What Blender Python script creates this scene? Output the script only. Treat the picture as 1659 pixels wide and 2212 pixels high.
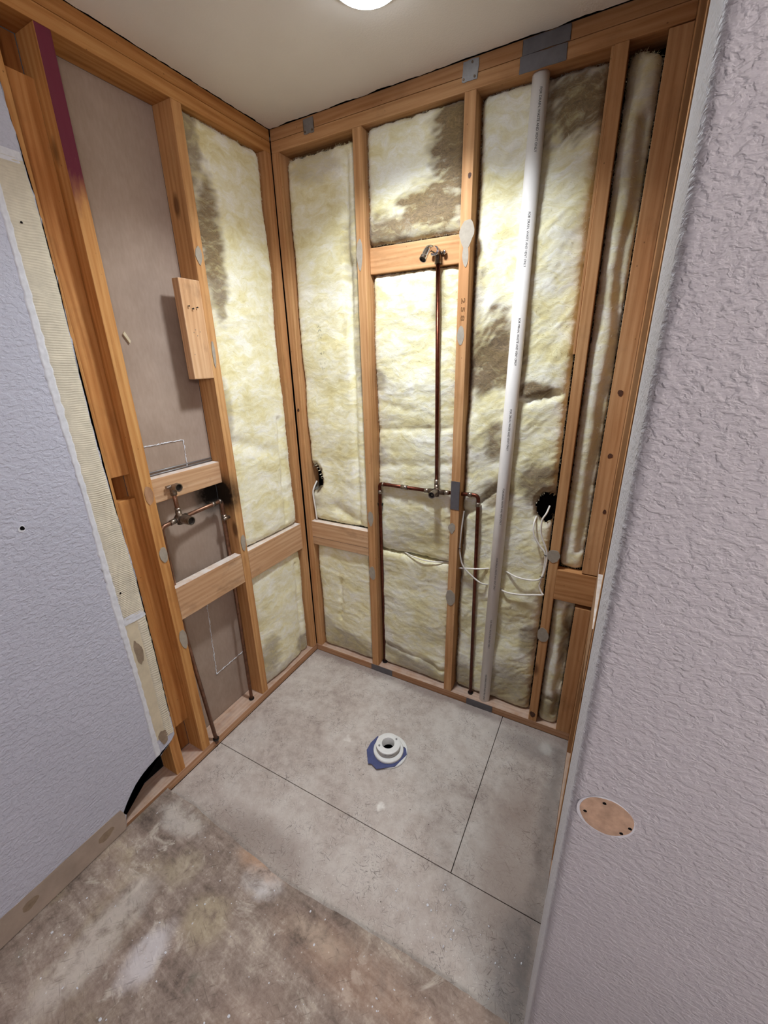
import bpy, bmesh, math, random
import numpy as np
from mathutils import Vector, Matrix, noise

for o in list(bpy.data.objects):
    bpy.data.objects.remove(o, do_unlink=True)
S = bpy.context.scene
COL = S.collection
PI = math.pi

# ------------------------------------------------------------------ camera
cam_d = bpy.data.cameras.new('camera')
cam = bpy.data.objects.new('camera', cam_d)
COL.objects.link(cam)
S.camera = cam
cam_d.sensor_fit = 'HORIZONTAL'
cam_d.sensor_width = 36.0
cam_d.lens = 896.594 / 1659.0 * 36.0
cam_d.clip_start = 0.02
YAW, PITCH, ROLL = -0.5019, -0.3533, -0.0228
fw = Vector((math.sin(YAW) * math.cos(PITCH), math.cos(YAW) * math.cos(PITCH), math.sin(PITCH)))
rt = Vector((math.cos(YAW), -math.sin(YAW), 0))
up = rt.cross(fw)
r2 = rt * math.cos(ROLL) + up * math.sin(ROLL)
u2 = -rt * math.sin(ROLL) + up * math.cos(ROLL)
m = Matrix.Identity(4)
for i in range(3):
    m[i][0] = r2[i]; m[i][1] = u2[i]; m[i][2] = -fw[i]
m.translation = Vector((1.3362, -1.5769, 1.5993))
cam.matrix_world = m

# ------------------------------------------------------------------ world / exposure
W = bpy.data.worlds.new('world'); S.world = W
W.use_nodes = True
W.node_tree.nodes['Background'].inputs[0].default_value = (0.02, 0.02, 0.022, 1)
S.view_settings.view_transform = 'Standard'
S.view_settings.look = 'None'
S.view_settings.gamma = 1.0
S.view_settings.use_curve_mapping = False
S.view_settings.exposure = 0.22

ALCOVE_POWER = 11.3
ALCOVE_SPREAD = 2.3
ALCOVE_COLOR = (0.89, 0.95, 1.0)
ROOM_GLOW = 104.0
ROOM_COLOR = (1.0, 0.90, 0.84)

# ------------------------------------------------------------------ helpers
def lin(r, g, b):
    f = lambda c: (c / 255) / 12.92 if c / 255 <= 0.04045 else ((c / 255 + 0.055) / 1.055) ** 2.4
    return (f(r), f(g), f(b), 1.0)

def obj(name, me, mat=None, parent=None, loc=None):
    o = bpy.data.objects.new(name, me)
    COL.objects.link(o)
    if mat is not None:
        me.materials.clear(); me.materials.append(mat)
    if loc is not None:
        o.location = loc
    if parent is not None:
        setparent(o, parent)
    return o

ORIGIN = {}
def setparent(o, p):
    o.parent = p
    o.matrix_parent_inverse = ORIGIN[p.name].inverted()

def reg(o):
    # remember the world matrix of an object that will get children
    mw = Matrix.LocRotScale(o.location, o.rotation_euler, o.scale)
    if o.parent is not None:
        mw = ORIGIN[o.parent.name] @ o.matrix_parent_inverse @ mw
    ORIGIN[o.name] = mw
    return o

def tag(o, label=None, cat=None, group=None, kind=None):
    if label: o['label'] = label
    if cat: o['category'] = cat
    if group: o['group'] = group
    if kind: o['kind'] = kind
    return o

def thing(name, label, cat, loc=(0, 0, 0), group=None, kind=None):
    o = bpy.data.objects.new(name, None)
    COL.objects.link(o)
    o.location = loc
    o.empty_display_size = 0.05
    tag(o, label, cat, group, kind)
    return reg(o)

def mesh_from(verts, faces, name='m', smooth=False):
    me = bpy.data.meshes.new(name)
    me.from_pydata([tuple(v) for v in verts], [], faces)
    me.update()
    if smooth:
        me.polygons.foreach_set('use_smooth', [True] * len(me.polygons))
    return me

def bm_mesh(bm, name='m', smooth=False):
    bmesh.ops.recalc_face_normals(bm, faces=bm.faces)
    me = bpy.data.meshes.new(name)
    bm.to_mesh(me); bm.free()
    if smooth:
        me.polygons.foreach_set('use_smooth', [True] * len(me.polygons))
    return me

def box_mesh(sx, sy, sz, bevel=0.0015, warp=0.0, seed=0, cuts=0):
    bm = bmesh.new()
    bmesh.ops.create_cube(bm, size=1)
    for v in bm.verts:
        v.co = Vector((v.co.x * sx, v.co.y * sy, v.co.z * sz))
    if cuts:
        ed = [e for e in bm.edges if abs((e.verts[0].co - e.verts[1].co).z) > sz * 0.5]
        bmesh.ops.subdivide_edges(bm, edges=ed, cuts=cuts)
    if bevel:
        bmesh.ops.bevel(bm, geom=[e for e in bm.edges if e.is_manifold and e.calc_face_angle(0) > 0.5],
                        offset=min(bevel, sx * 0.2, sy * 0.2), segments=2, affect='EDGES', profile=0.6)
    if warp:
        rnd = random.Random(seed)
        ph = rnd.random() * 9
        for v in bm.verts:
            v.co.x += warp * math.sin(v.co.z * 2.3 + ph)
            v.co.y += 0.5 * warp * math.sin(v.co.z * 1.7 + ph * 2)
    return bm_mesh(bm)

def board(name, x0, x1, y0, y1, z0, z1, parent, mat, color=(1, 1, 1), bevel=0.002, axis=None, warp=0.0, seed=0):
    d = (x1 - x0, y1 - y0, z1 - z0)
    if axis is None:
        axis = 'xyz'[max(range(3), key=lambda i: d[i])]
    cuts = 10 if warp else 0
    if axis == 'z':
        me = box_mesh(d[0], d[1], d[2], bevel, warp, seed, cuts); rot = (0, 0, 0)
    elif axis == 'x':
        me = box_mesh(d[2], d[1], d[0], bevel, warp, seed, cuts); rot = (0, PI / 2, 0)
    else:
        me = box_mesh(d[0], d[2], d[1], bevel, warp, seed, cuts); rot = (-PI / 2, 0, 0)
    o = obj(name, me, mat)
    o.location = ((x0 + x1) / 2, (y0 + y1) / 2, (z0 + z1) / 2)
    o.rotation_euler = rot
    o.color = (color[0], color[1], color[2], 1)
    if parent is not None:
        setparent(o, parent)
    return reg(o)

def smooth_path(pts, n=8):
    P = [Vector(p) for p in pts]
    if len(P) < 3:
        return P
    out = []
    for i in range(len(P) - 1):
        p0 = P[max(i - 1, 0)]; p1 = P[i]; p2 = P[i + 1]; p3 = P[min(i + 2, len(P) - 1)]
        for k in range(n):
            t = k / n
            out.append(0.5 * ((2 * p1) + (p2 - p0) * t + (2 * p0 - 5 * p1 + 4 * p2 - p3) * t * t + (3 * p1 - p0 - 3 * p2 + p3) * t ** 3))
    out.append(P[-1])
    return out

def tube_into(bm, pts, r, segs=14, caps=True):
    P = [Vector(p) for p in pts]
    rad = r if isinstance(r, (list, tuple)) else [r] * len(P)
    rings = []
    t = (P[1] - P[0]).normalized()
    ref = Vector((0, 0, 1)) if abs(t.z) < 0.9 else Vector((1, 0, 0))
    nrm = t.cross(ref).normalized()
    for i, p in enumerate(P):
        if i == 0: tt = (P[1] - P[0]).normalized()
        elif i == len(P) - 1: tt = (P[-1] - P[-2]).normalized()
        else: tt = ((P[i + 1] - P[i]).normalized() + (P[i] - P[i - 1]).normalized()).normalized()
        nrm = (nrm - tt * nrm.dot(tt)).normalized()
        b = tt.cross(nrm)
        rings.append([bm.verts.new(p + (nrm * math.cos(2 * PI * k / segs) + b * math.sin(2 * PI * k / segs)) * rad[i]) for k in range(segs)])
    for i in range(len(rings) - 1):
        for k in range(segs):
            f = bm.faces.new((rings[i][k], rings[i][(k + 1) % segs], rings[i + 1][(k + 1) % segs], rings[i + 1][k]))
            f.smooth = True
    if caps:
        bm.faces.new(rings[0]); bm.faces.new(list(reversed(rings[-1])))

def tube(name, pts, r, mat, parent=None, segs=14, smooth=True, n=8, caps=True):
    bm = bmesh.new()
    P = smooth_path(pts, n) if smooth else [Vector(p) for p in pts]
    tube_into(bm, P, r, segs, caps)
    return obj(name, bm_mesh(bm), mat, parent)

def hollow(bm, a, d, prof, segs=22):
    """surface of revolution about axis d through a; prof = (distance along d, radius)"""
    a = Vector(a); d = Vector(d).normalized()
    n1 = d.cross(Vector((0, 0, 1)) if abs(d.z) < 0.9 else Vector((1, 0, 0))).normalized(); n2 = d.cross(n1)
    rings = [[bm.verts.new(a + d * t + (n1 * math.cos(2 * PI * k / segs) + n2 * math.sin(2 * PI * k / segs)) * r) for k in range(segs)] for t, r in prof]
    for i in range(len(rings) - 1):
        for k in range(segs):
            bm.faces.new((rings[i][k], rings[i][(k + 1) % segs], rings[i + 1][(k + 1) % segs], rings[i + 1][k]))

def elbow_path(pts, rad=0.014, n=6):
    """polyline with rounded corners"""
    P = [Vector(p) for p in pts]
    out = [P[0]]
    for i in range(1, len(P) - 1):
        a = (P[i - 1] - P[i]).normalized(); b = (P[i + 1] - P[i]).normalized()
        s = P[i] + a * rad; e = P[i] + b * rad
        for k in range(n + 1):
            t = k / n
            out.append(s * (1 - t) ** 2 + P[i] * 2 * t * (1 - t) + e * t * t)
    out.append(P[-1])
    return out

def blob_pts(ru, rv, seed, n=22, rough=0.12, taper=0.0):
    rnd = random.Random(seed)
    ph = [rnd.random() * 6.28 for _ in range(4)]
    pts = []
    for k in range(n):
        a = 2 * PI * k / n
        w = 1 + rough * (0.6 * math.sin(2 * a + ph[0]) + 0.5 * math.sin(3 * a + ph[1]) + 0.3 * math.sin(7 * a + ph[2]))
        x = math.cos(a) * ru * w; y = math.sin(a) * rv * w
        if taper and y < 0:
            x *= 1 + taper * y / rv
        pts.append((x, y))
    return pts

def flat_poly(name, pts3, nrm, th, mat, parent=None, bevel=0.0):
    """prism: polygon points (world) extruded along nrm by th"""
    nv = Vector(nrm).normalized() * th
    n = len(pts3)
    v = [Vector(p) for p in pts3] + [Vector(p) + nv for p in pts3]
    f = [list(range(n))[::-1], list(range(n, 2 * n))]
    f += [(i, (i + 1) % n, n + (i + 1) % n, n + i) for i in range(n)]
    bm = bmesh.new()
    bv = [bm.verts.new(p) for p in v]
    for q in f:
        try: bm.faces.new([bv[i] for i in q])
        except ValueError: pass
    bmesh.ops.triangulate(bm, faces=[x for x in bm.faces if len(x.verts) > 4])
    return obj(name, bm_mesh(bm), mat, parent)

def patch_back(name, u, z, ru, rz, seed, mat, parent, y=0.0, th=0.002, rough=0.1, taper=0.0):
    pts = [(u + a, y, z + b) for a, b in blob_pts(ru, rz, seed, rough=rough, taper=taper)]
    return flat_poly(name, pts, (0, -1, 0), th, mat, parent)

def patch_left(name, yv, z, ry, rz, seed, mat, parent, x=0.0, th=0.002, rough=0.1, taper=0.0):
    pts = [(x, yv + a, z + b) for a, b in blob_pts(ry, rz, seed, rough=rough, taper=taper)]
    return flat_poly(name, pts, (1, 0, 0), th, mat, parent)

# ------------------------------------------------------------------ materials
class NT:
    def __init__(s, name):
        s.m = bpy.data.materials.new(name); s.m.use_nodes = True
        s.t = s.m.node_tree; s.n = s.t.nodes
        s.b = s.n['Principled BSDF']
        s.tc = s.n.new('ShaderNodeTexCoord')
    def L(s, a, b): s.t.links.new(a, b)
    def node(s, typ, **kw):
        n = s.n.new(typ)
        for k, v in kw.items(): setattr(n, k, v)
        return n
    def setin(s, n, key, v):
        if hasattr(v, 'is_output') or isinstance(v, bpy.types.NodeSocket): s.L(v, n.inputs[key])
        else: n.inputs[key].default_value = v
    def mapping(s, src=None, scale=(1, 1, 1), rot=(0, 0, 0), loc=(0, 0, 0)):
        n = s.node('ShaderNodeMapping')
        s.L(src if src is not None else s.tc.outputs['Object'], n.inputs[0])
        n.inputs['Scale'].default_value = scale; n.inputs['Rotation'].default_value = rot
        s.setin(n, 'Location', loc)
        return n.outputs[0]
    def noise(s, vec, scale=5, detail=4, rough=0.55, dist=0.0, typ=None):
        n = s.node('ShaderNodeTexNoise')
        if typ: n.noise_type = typ
        s.L(vec, n.inputs['Vector'])
        n.inputs['Scale'].default_value = scale; n.inputs['Detail'].default_value = detail
        n.inputs['Roughness'].default_value = rough; n.inputs['Distortion'].default_value = dist
        return n.outputs['Fac']
    def voro(s, vec, scale=5, feature='F1', out='Distance', rnd=1.0):
        n = s.node('ShaderNodeTexVoronoi'); n.feature = feature
        s.L(vec, n.inputs['Vector']); n.inputs['Scale'].default_value = scale
        n.inputs['Randomness'].default_value = rnd
        return n.outputs[out]
    def wave(s, vec, scale=5, dist=2, detail=2, dscale=1.0, typ='BANDS', direction='X'):
        n = s.node('ShaderNodeTexWave'); n.wave_type = typ
        if typ == 'BANDS': n.bands_direction = direction
        else: n.rings_direction = direction
        s.L(vec, n.inputs['Vector']); n.inputs['Scale'].default_value = scale
        n.inputs['Distortion'].default_value = dist; n.inputs['Detail'].default_value = detail
        n.inputs['Detail Scale'].default_value = dscale
        return n.outputs['Fac']
    def ramp(s, fac, stops, interp='LINEAR'):
        n = s.node('ShaderNodeValToRGB'); n.color_ramp.interpolation = interp
        e = n.color_ramp.elements
        while len(e) < len(stops): e.new(0.5)
        for i, (p, c) in enumerate(stops):
            e[i].position = p
            e[i].color = c if not isinstance(c, (int, float)) else (c, c, c, 1)
        s.L(fac, n.inputs[0])
        return n.outputs[0]
    def mix(s, fac, a, b, blend='MIX'):
        n = s.node('ShaderNodeMix'); n.data_type = 'RGBA'; n.blend_type = blend
        s.setin(n, 0, fac); s.setin(n, 6, a); s.setin(n, 7, b)
        return n.outputs[2]
    def math(s, op, a, b=None, clamp=False):
        n = s.node('ShaderNodeMath'); n.operation = op; n.use_clamp = clamp
        s.setin(n, 0, a)
        if b is not None: s.setin(n, 1, b)
        return n.outputs[0]
    def bump(s, h, strength=0.3, dist=0.002, prev=None):
        n = s.node('ShaderNodeBump')
        n.inputs['Strength'].default_value = strength; n.inputs['Distance'].default_value = dist
        s.L(h, n.inputs['Height'])
        if prev is not None: s.L(prev, n.inputs['Normal'])
        return n.outputs[0]
    def xyz(s, src=None):
        n = s.node('ShaderNodeSeparateXYZ'); s.L(src if src is not None else s.tc.outputs['Object'], n.inputs[0])
        return n.outputs
    def pos(s):
        if not hasattr(s, '_g'): s._g = s.node('ShaderNodeNewGeometry')
        return s._g.outputs['Position']
    def dpos(s):
        if not hasattr(s, '_d'):
            acc = s.pos()
            for sc_, am in ((14, 0.055), (60, 0.022)):
                nv = s.node('ShaderNodeTexNoise'); s.L(s.pos(), nv.inputs['Vector'])
                nv.inputs['Scale'].default_value = sc_; nv.inputs['Detail'].default_value = 4
                sub = s.node('ShaderNodeVectorMath'); sub.operation = 'SUBTRACT'
                s.L(nv.outputs['Color'], sub.inputs[0]); sub.inputs[1].default_value = (0.5, 0.5, 0.5)
                ma = s.node('ShaderNodeVectorMath'); ma.operation = 'MULTIPLY_ADD'
                s.L(sub.outputs[0], ma.inputs[0]); ma.inputs[1].default_value = (am, am, am * 0.3); s.L(acc, ma.inputs[2])
                acc = ma.outputs[0]
            s._d = acc
        return s._d
    def sphere(s, c, r, vec=None, soft=0.5, scale=(1, 1, 1)):
        """1 inside a soft ellipsoid round c (world space)"""
        v = s.node('ShaderNodeVectorMath'); v.operation = 'SUBTRACT'
        s.L(vec if vec is not None else s.dpos(), v.inputs[0]); v.inputs[1].default_value = c
        w = s.node('ShaderNodeVectorMath'); w.operation = 'MULTIPLY'
        s.L(v.outputs[0], w.inputs[0]); w.inputs[1].default_value = scale
        l = s.node('ShaderNodeVectorMath'); l.operation = 'LENGTH'
        s.L(w.outputs[0], l.inputs[0])
        mr = s.node('ShaderNodeMapRange'); mr.interpolation_type = 'SMOOTHSTEP'
        s.L(l.outputs['Value'], mr.inputs[0])
        mr.inputs[1].default_value = r * (1 + soft); mr.inputs[2].default_value = r * (1 - soft)
        return mr.outputs[0]
    def out(s, color=None, rough=0.6, metal=None, normal=None, spec=None):
        if color is not None: s.setin(s.b, 'Base Color', color)
        s.setin(s.b, 'Roughness', rough)
        if metal is not None: s.setin(s.b, 'Metallic', metal)
        if spec is not None: s.b.inputs['Specular IOR Level'].default_value = spec
        if normal is not None: s.L(normal, s.b.inputs['Normal'])
        return s.m

def mat_wood(name, c_lo, c_hi, c_dark, browning=0.25, extra=None):
    t = NT(name)
    oi = t.node('ShaderNodeObjectInfo')
    off = t.math('MULTIPLY', oi.outputs['Random'], 37.0)
    cmb = t.node('ShaderNodeCombineXYZ')
    for i in range(3): t.L(off, cmb.inputs[i])
    add = t.node('ShaderNodeVectorMath'); add.operation = 'ADD'
    t.L(t.tc.outputs['Object'], add.inputs[0]); t.L(cmb.outputs[0], add.inputs[1])
    v = add.outputs[0]
    vs = t.mapping(v, scale=(1, 1, 0.06))
    grain = t.noise(vs, 46, 6, 0.6, 0.6)
    fine = t.noise(t.mapping(v, scale=(1, 1, 0.02)), 260, 3, 0.6)
    rings = t.wave(t.mapping(v, scale=(1, 1, 0.09), rot=(0.15, 0.1, 0.6)), 22, 6, 3, 1.2, 'RINGS', 'Z')
    big = t.noise(v, 2.6, 3, 0.5)
    f = t.math('ADD', t.math('MULTIPLY', grain, 0.72), t.math('MULTIPLY', rings, 0.16))
    f = t.math('ADD', f, t.math('MULTIPLY', fine, 0.2))
    col = t.ramp(f, [(0.22, c_dark), (0.50, c_lo), (0.80, c_hi)])
    col = t.mix(t.ramp(big, [(0.35, 0.0), (0.7, 0.35)]), col, c_hi, 'MULTIPLY')
    # grime blotches
    g = t.noise(t.mapping(v, scale=(1, 1, 0.5)), 14, 5, 0.65)
    col = t.mix(t.ramp(g, [(0.56, 0.0), (0.75, browning)]), col, lin(70, 48, 32))
    # knots
    kv = t.voro(t.mapping(v, scale=(5.5, 5.5, 2.2)), 1.0)
    kn = t.ramp(kv, [(0.05, 1.0), (0.10, 0.0)])
    col = t.mix(t.math('MULTIPLY', kn, 0.75), col, lin(82, 45, 22))
    # nail holes / specks
    sp = t.ramp(t.voro(t.mapping(v, scale=(1, 1, 0.7)), 30), [(0.035, 1.0), (0.06, 0.0)])
    col = t.mix(t.math('MULTIPLY', sp, 0.55), col, lin(50, 32, 22))
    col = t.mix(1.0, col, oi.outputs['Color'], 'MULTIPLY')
    if extra: col = extra(t, col)
    nb = t.bump(f, 0.25, 0.0012)
    return t.out(col, 0.72, normal=nb, spec=0.25)

def soot(t, col, c, r, scale=(1, 1, 1), amt=0.97):
    msk = t.sphere(c, r, soft=0.75, scale=scale)
    n = t.noise(t.pos(), 40, 4, 0.6)
    msk = t.math('MULTIPLY', msk, t.ramp(n, [(0.2, 0.8), (0.5, 1.2)]), clamp=True)
    return t.mix(t.math('MULTIPLY', msk, amt), col, (0.004, 0.0035, 0.003, 1))

WOOD_LO, WOOD_HI, WOOD_DK = lin(192, 148, 104), lin(212, 172, 128), lin(158, 112, 70)
M = {}
M['wood'] = mat_wood('stud_wood', WOOD_LO, WOOD_HI, WOOD_DK)
M['wood_orange'] = mat_wood('orange_wood', lin(188, 134, 78), lin(212, 164, 104), lin(150, 96, 48), 0.2)
def _pink(t, col):
    z = t.xyz(t.pos())[2]
    nx = t.xyz(t.node('ShaderNodeNewGeometry').outputs['Normal'])[0]
    nz = t.noise(t.mapping(t.pos(), scale=(1, 1, 0.35), rot=(0.9, 0, 0)), 26, 4, 0.6)
    zz = t.math('ADD', z, t.math('MULTIPLY', t.math('SUBTRACT', nz, 0.5), 0.22))
    a = t.ramp(t.math('MULTIPLY', t.math('SUBTRACT', zz, 1.97), 4.0), [(0.0, 0.0), (0.22, 0.45), (0.55, 0.97)])
    a = t.math('MULTIPLY', a, t.ramp(nx, [(0.6, 0.0), (0.8, 1.0)]))
    return t.mix(a, col, lin(104, 34, 58))
M['wood_pink'] = mat_wood('wood_with_pink_dye', lin(192, 138, 80), lin(214, 168, 108), lin(152, 98, 50), 0.25, _pink)
def _dust(t, col, k=1.0):
    nz_ = t.xyz(t.node('ShaderNodeNewGeometry').outputs['Normal'])[2]
    g = t.noise(t.pos(), 24, 4, 0.6)
    a = t.math('MULTIPLY', t.ramp(nz_, [(0.75, 0.0), (0.95, 1.0)]), t.ramp(g, [(0.3, 0.45), (0.6, 0.95)]))
    return t.mix(t.math('MULTIPLY', a, k), col, lin(222, 214, 208))
M['wood_pale'] = mat_wood('pale_wood', lin(200, 164, 128), lin(220, 190, 158), lin(172, 134, 98), 0.4, _dust)
M['wood_dusty'] = mat_wood('dusty_wood', lin(178, 138, 106), lin(202, 168, 138), lin(144, 104, 74), 0.35, lambda t, c: _dust(t, c, 0.38))
M['wood_soot'] = mat_wood('sooty_wood', lin(194, 146, 96), lin(214, 172, 120), lin(156, 106, 62), 0.25,
                          lambda t, c: soot(t, c, (-0.06, -0.4425, 1.088), 0.060, (0.8, 1, 0.85)))

def m_paper():
    t = NT('brown_gypsum_paper')
    v = t.pos()
    a = t.noise(v, 3, 4, 0.6); b = t.noise(t.mapping(v, scale=(1, 1, 0.3)), 120, 3, 0.6)
    col = t.ramp(t.math('ADD', t.math('MULTIPLY', a, 0.8), t.math('MULTIPLY', b, 0.25)),
                 [(0.35, lin(150, 132, 118)), (0.7, lin(176, 158, 144))])
    col = soot(t, col, (-0.089, -0.470, 1.085), 0.070)
    return t.out(col, 0.9, normal=t.bump(b, 0.12, 0.001), spec=0.1)
M['paper'] = m_paper()

def m_plain(name, c, rough=0.6, metal=0.0, var=0.12, scale=30, bump=0.0, spec=None):
    t = NT(name)
    n = t.noise(t.tc.outputs['Object'], scale, 4, 0.6)
    d = tuple(max(0, x * (1 - var)) for x in c[:3]) + (1,)
    u = tuple(min(1, x * (1 + var)) for x in c[:3]) + (1,)
    col = t.ramp(n, [(0.3, d), (0.7, u)])
    nb = t.bump(n, bump, 0.001) if bump else None
    return t.out(col, rough, metal, nb, spec)

def m_insul():
    t = NT('fiberglass_insulation')
    v = t.pos()
    w = t.noise(v, 9, 2, 0.5)
    dv = t.node('ShaderNodeVectorMath'); dv.operation = 'MULTIPLY_ADD'
    nv = t.node('ShaderNodeTexNoise'); t.L(v, nv.inputs['Vector']); nv.inputs['Scale'].default_value = 11; nv.inputs['Detail'].default_value = 3
    t.L(nv.outputs['Color'], dv.inputs[0]); dv.inputs[1].default_value = (0.09, 0.09, 0.09); t.L(v, dv.inputs[2])
    vv = dv.outputs[0]
    big = t.noise(t.mapping(vv, scale=(1, 1, 1.5)), 7.5, 5, 0.55)
    wisp = t.noise(t.mapping(vv, scale=(0.7, 0.7, 1.7), rot=(0.25, 0.2, 0)), 26, 6, 0.62, 0.5)
    fib = t.noise(t.mapping(vv, scale=(0.6, 0.6, 2.2), rot=(0.5, -0.5, 0)), 150, 4, 0.65, 0.8)
    f = t.math('ADD', t.math('MULTIPLY', big, 0.55), t.math('MULTIPLY', wisp, 0.5))
    col = t.ramp(f, [(0.34, lin(216, 203, 146)), (0.45, lin(231, 223, 178)), (0.54, lin(240, 236, 208)), (0.64, lin(248, 247, 235))])
    col = t.mix(t.ramp(fib, [(0.35, 0.22), (0.6, 0.0)]), col, lin(196, 184, 140))
    at = t.node('ShaderNodeAttribute'); at.attribute_name = 'browning'
    dn = t.math('ADD', t.math('MULTIPLY', wisp, 0.9), t.math('MULTIPLY', fib, 0.5))
    dm = t.math('MULTIPLY', at.outputs['Fac'], t.ramp(dn, [(0.40, 0.35), (0.72, 1.3)]), clamp=True)
    dm = t.math('MULTIPLY', dm, 0.93, clamp=True)
    dcol = t.ramp(fib, [(0.3, lin(78, 58, 34)), (0.7, lin(140, 114, 76))])
    col = t.mix(dm, col, dcol)
    h = t.math('ADD', t.math('MULTIPLY', wisp, 1.0), t.math('MULTIPLY', fib, 0.35))
    nb = t.bump(h, 0.42, 0.005)
    t.b.inputs['Sheen Weight'].default_value = 0.25
    t.b.inputs['Sheen Roughness'].default_value = 0.6
    return t.out(col, 0.95, normal=nb, spec=0.05)
M['insul'] = m_insul()

def m_wallpaint(name, c, sc=1.0, strength=0.9, edge=None):
    """knock-down texture paint"""
    t = NT(name)
    v = t.pos()
    d = t.node('ShaderNodeVectorMath'); d.operation = 'MULTIPLY_ADD'
    nv = t.node('ShaderNodeTexNoise'); t.L(v, nv.inputs['Vector']); nv.inputs['Scale'].default_value = 60 * sc; nv.inputs['Detail'].default_value = 2
    t.L(nv.outputs['Color'], d.inputs[0]); d.inputs[1].default_value = (0.012 / sc,) * 3; t.L(v, d.inputs[2])
    a = t.noise(t.mapping(d.outputs[0], scale=(1, 1, 1.55)), 84 * sc, 3, 0.5)
    a = t.ramp(a, [(0.44, 0.0), (0.54, 0.9), (0.62, 1.0)])
    e = t.noise(t.mapping(v, loc=(4, 4, 4), scale=(1, 1, 1.5)), 150 * sc, 2, 0.5)
    e = t.ramp(e, [(0.42, 0.0), (0.60, 1.0)])
    b = t.noise(v, 420 * sc, 2, 0.5)
    h = t.math('ADD', t.math('ADD', a, t.math('MULTIPLY', e, 0.45)), t.math('MULTIPLY', b, 0.12))
    var = t.noise(v, 2.2, 3, 0.5)
    lo = tuple(x * 0.94 for x in c[:3]) + (1,)
    col = t.ramp(var, [(0.35, lo), (0.65, c)])
    nb = t.bump(h, strength, 0.0016)
    return t.out(col, 0.55, normal=nb, spec=0.3)
M['paint'] = m_wallpaint('pale_grey_wall_paint', lin(192, 194, 208), 0.75, 0.6)
M['paint_side'] = m_wallpaint('pale_mauve_wall_paint', lin(193, 191, 196), 1.0, 0.62)

def m_ceiling():
    t = NT('ceiling_paint')
    a = t.noise(t.pos(), 190, 3, 0.6)
    b = t.noise(t.pos(), 3, 3, 0.5)
    col = t.ramp(b, [(0.3, lin(226, 221, 216)), (0.7, lin(234, 230, 226))])
    return t.out(col, 0.8, normal=t.bump(a, 0.5, 0.0014), spec=0.2)
M['ceiling'] = m_ceiling()

def streaks(t, v, rot, sc, lo, hi, stretch=0.05):
    n = t.noise(t.mapping(t.mapping(v, rot=(0, 0, rot)), scale=(stretch, 1, 1)), sc, 3, 0.6, 0.3)
    return t.ramp(n, [(lo, 0.0), (hi, 1.0)])

def m_sub():
    t = NT('grey_particle_subfloor')
    v = t.pos()
    big = t.noise(v, 3.0, 5, 0.6, 0.5)
    med = t.noise(v, 22, 6, 0.7)
    fin = t.noise(v, 170, 3, 0.6)
    f = t.math('ADD', t.math('MULTIPLY', big, 0.6), t.math('MULTIPLY', med, 0.55))
    col = t.ramp(t.math('SUBTRACT', f, 0.06), [(0.34, lin(158, 145, 138)), (0.47, lin(183, 172, 164)), (0.60, lin(199, 191, 184)), (0.74, lin(208, 201, 193))])
    s = None
    for i, r in enumerate((0.2, 0.75, 1.3, 1.9, 2.5, 2.95)):
        q = streaks(t, t.mapping(v, loc=(i * 3.1, i * 1.7, 0)), r, 280, 0.615, 0.69, 0.11)
        s = q if s is None else t.math('MAXIMUM', s, q)
    mk = t.ramp(t.noise(v, 9, 3, 0.6), [(0.42, 0.15), (0.62, 1.0)])
    col = t.mix(t.math('MULTIPLY', t.math('MULTIPLY', s, mk), 0.68), col, lin(82, 72, 68))
    q = streaks(t, t.mapping(v, loc=(9, 4, 0)), 0.7, 300, 0.62, 0.70, 0.10)
    col = t.mix(t.math('MULTIPLY', q, 0.35), col, lin(226, 222, 216))
    # dark specks
    sp = t.ramp(t.voro(v, 36), [(0.05, 1.0), (0.09, 0.0)])
    col = t.mix(t.math('MULTIPLY', sp, t.ramp(t.noise(v, 6, 2), [(0.5, 0.0), (0.6, 0.75)])), col, lin(58, 50, 46))
    ws = t.ramp(t.voro(t.mapping(v, loc=(5, 5, 0)), 60), [(0.06, 1.0), (0.12, 0.0)])
    y = t.xyz(v)[1]
    near = t.ramp(t.math('ADD', t.math('MULTIPLY', y, -1.0), 0.0), [(0.55, 0.12), (0.9, 0.7)])
    col = t.mix(t.math('MULTIPLY', ws, near), col, lin(226, 224, 218))
    # dusty pale / brown marks, and darker strips along walls and plywood edge
    for c, r, sc, cc, am in (((1.29, -0.085, 0), 0.028, (1, 1, 1), lin(236, 234, 228), 0.85),
                             ((0.775, -0.63, 0), 0.014, (1, 1, 1), lin(238, 236, 230), 0.9),
                             ((0.50, -0.44, 0), 0.012, (1, 1, 1), lin(230, 226, 220), 0.7),
                             ((1.26, -0.55, 0), 0.15, (1.5, 0.6, 1), lin(146, 124, 112), 0.6),
                             ((1.352, -0.5, 0), 0.035, (1, 0.06, 1), lin(84, 76, 74), 0.55),
                             ((1.25, -0.10, 0), 0.10, (0.6, 1.6, 1), lin(92, 82, 80), 0.5),
                             ((0.7, -0.012, 0), 0.03, (0.03, 1, 1), lin(110, 92, 86), 0.6),
                             ((1.31, -0.86, 0), 0.05, (1, 0.35, 1), lin(84, 78, 80), 0.6),
                             ((0.45, -0.93, 0), 0.06, (0.3, 1, 1), lin(120, 104, 96), 0.5)):
        mk = t.math('MULTIPLY', t.sphere(c, r, soft=0.6, scale=sc), t.ramp(med, [(0.3, 0.4), (0.6, 1.0)]))
        col = t.mix(t.math('MULTIPLY', mk, am), col, cc)
    # straight rubbed line left by an old panel under the drain
    h = t.math('ADD', t.math('MULTIPLY', s, -0.6), t.math('MULTIPLY', fin, 0.4))
    return t.out(col, 0.85, normal=t.bump(h, 0.35, 0.0015), spec=0.2)
M['sub'] = m_sub()

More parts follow.
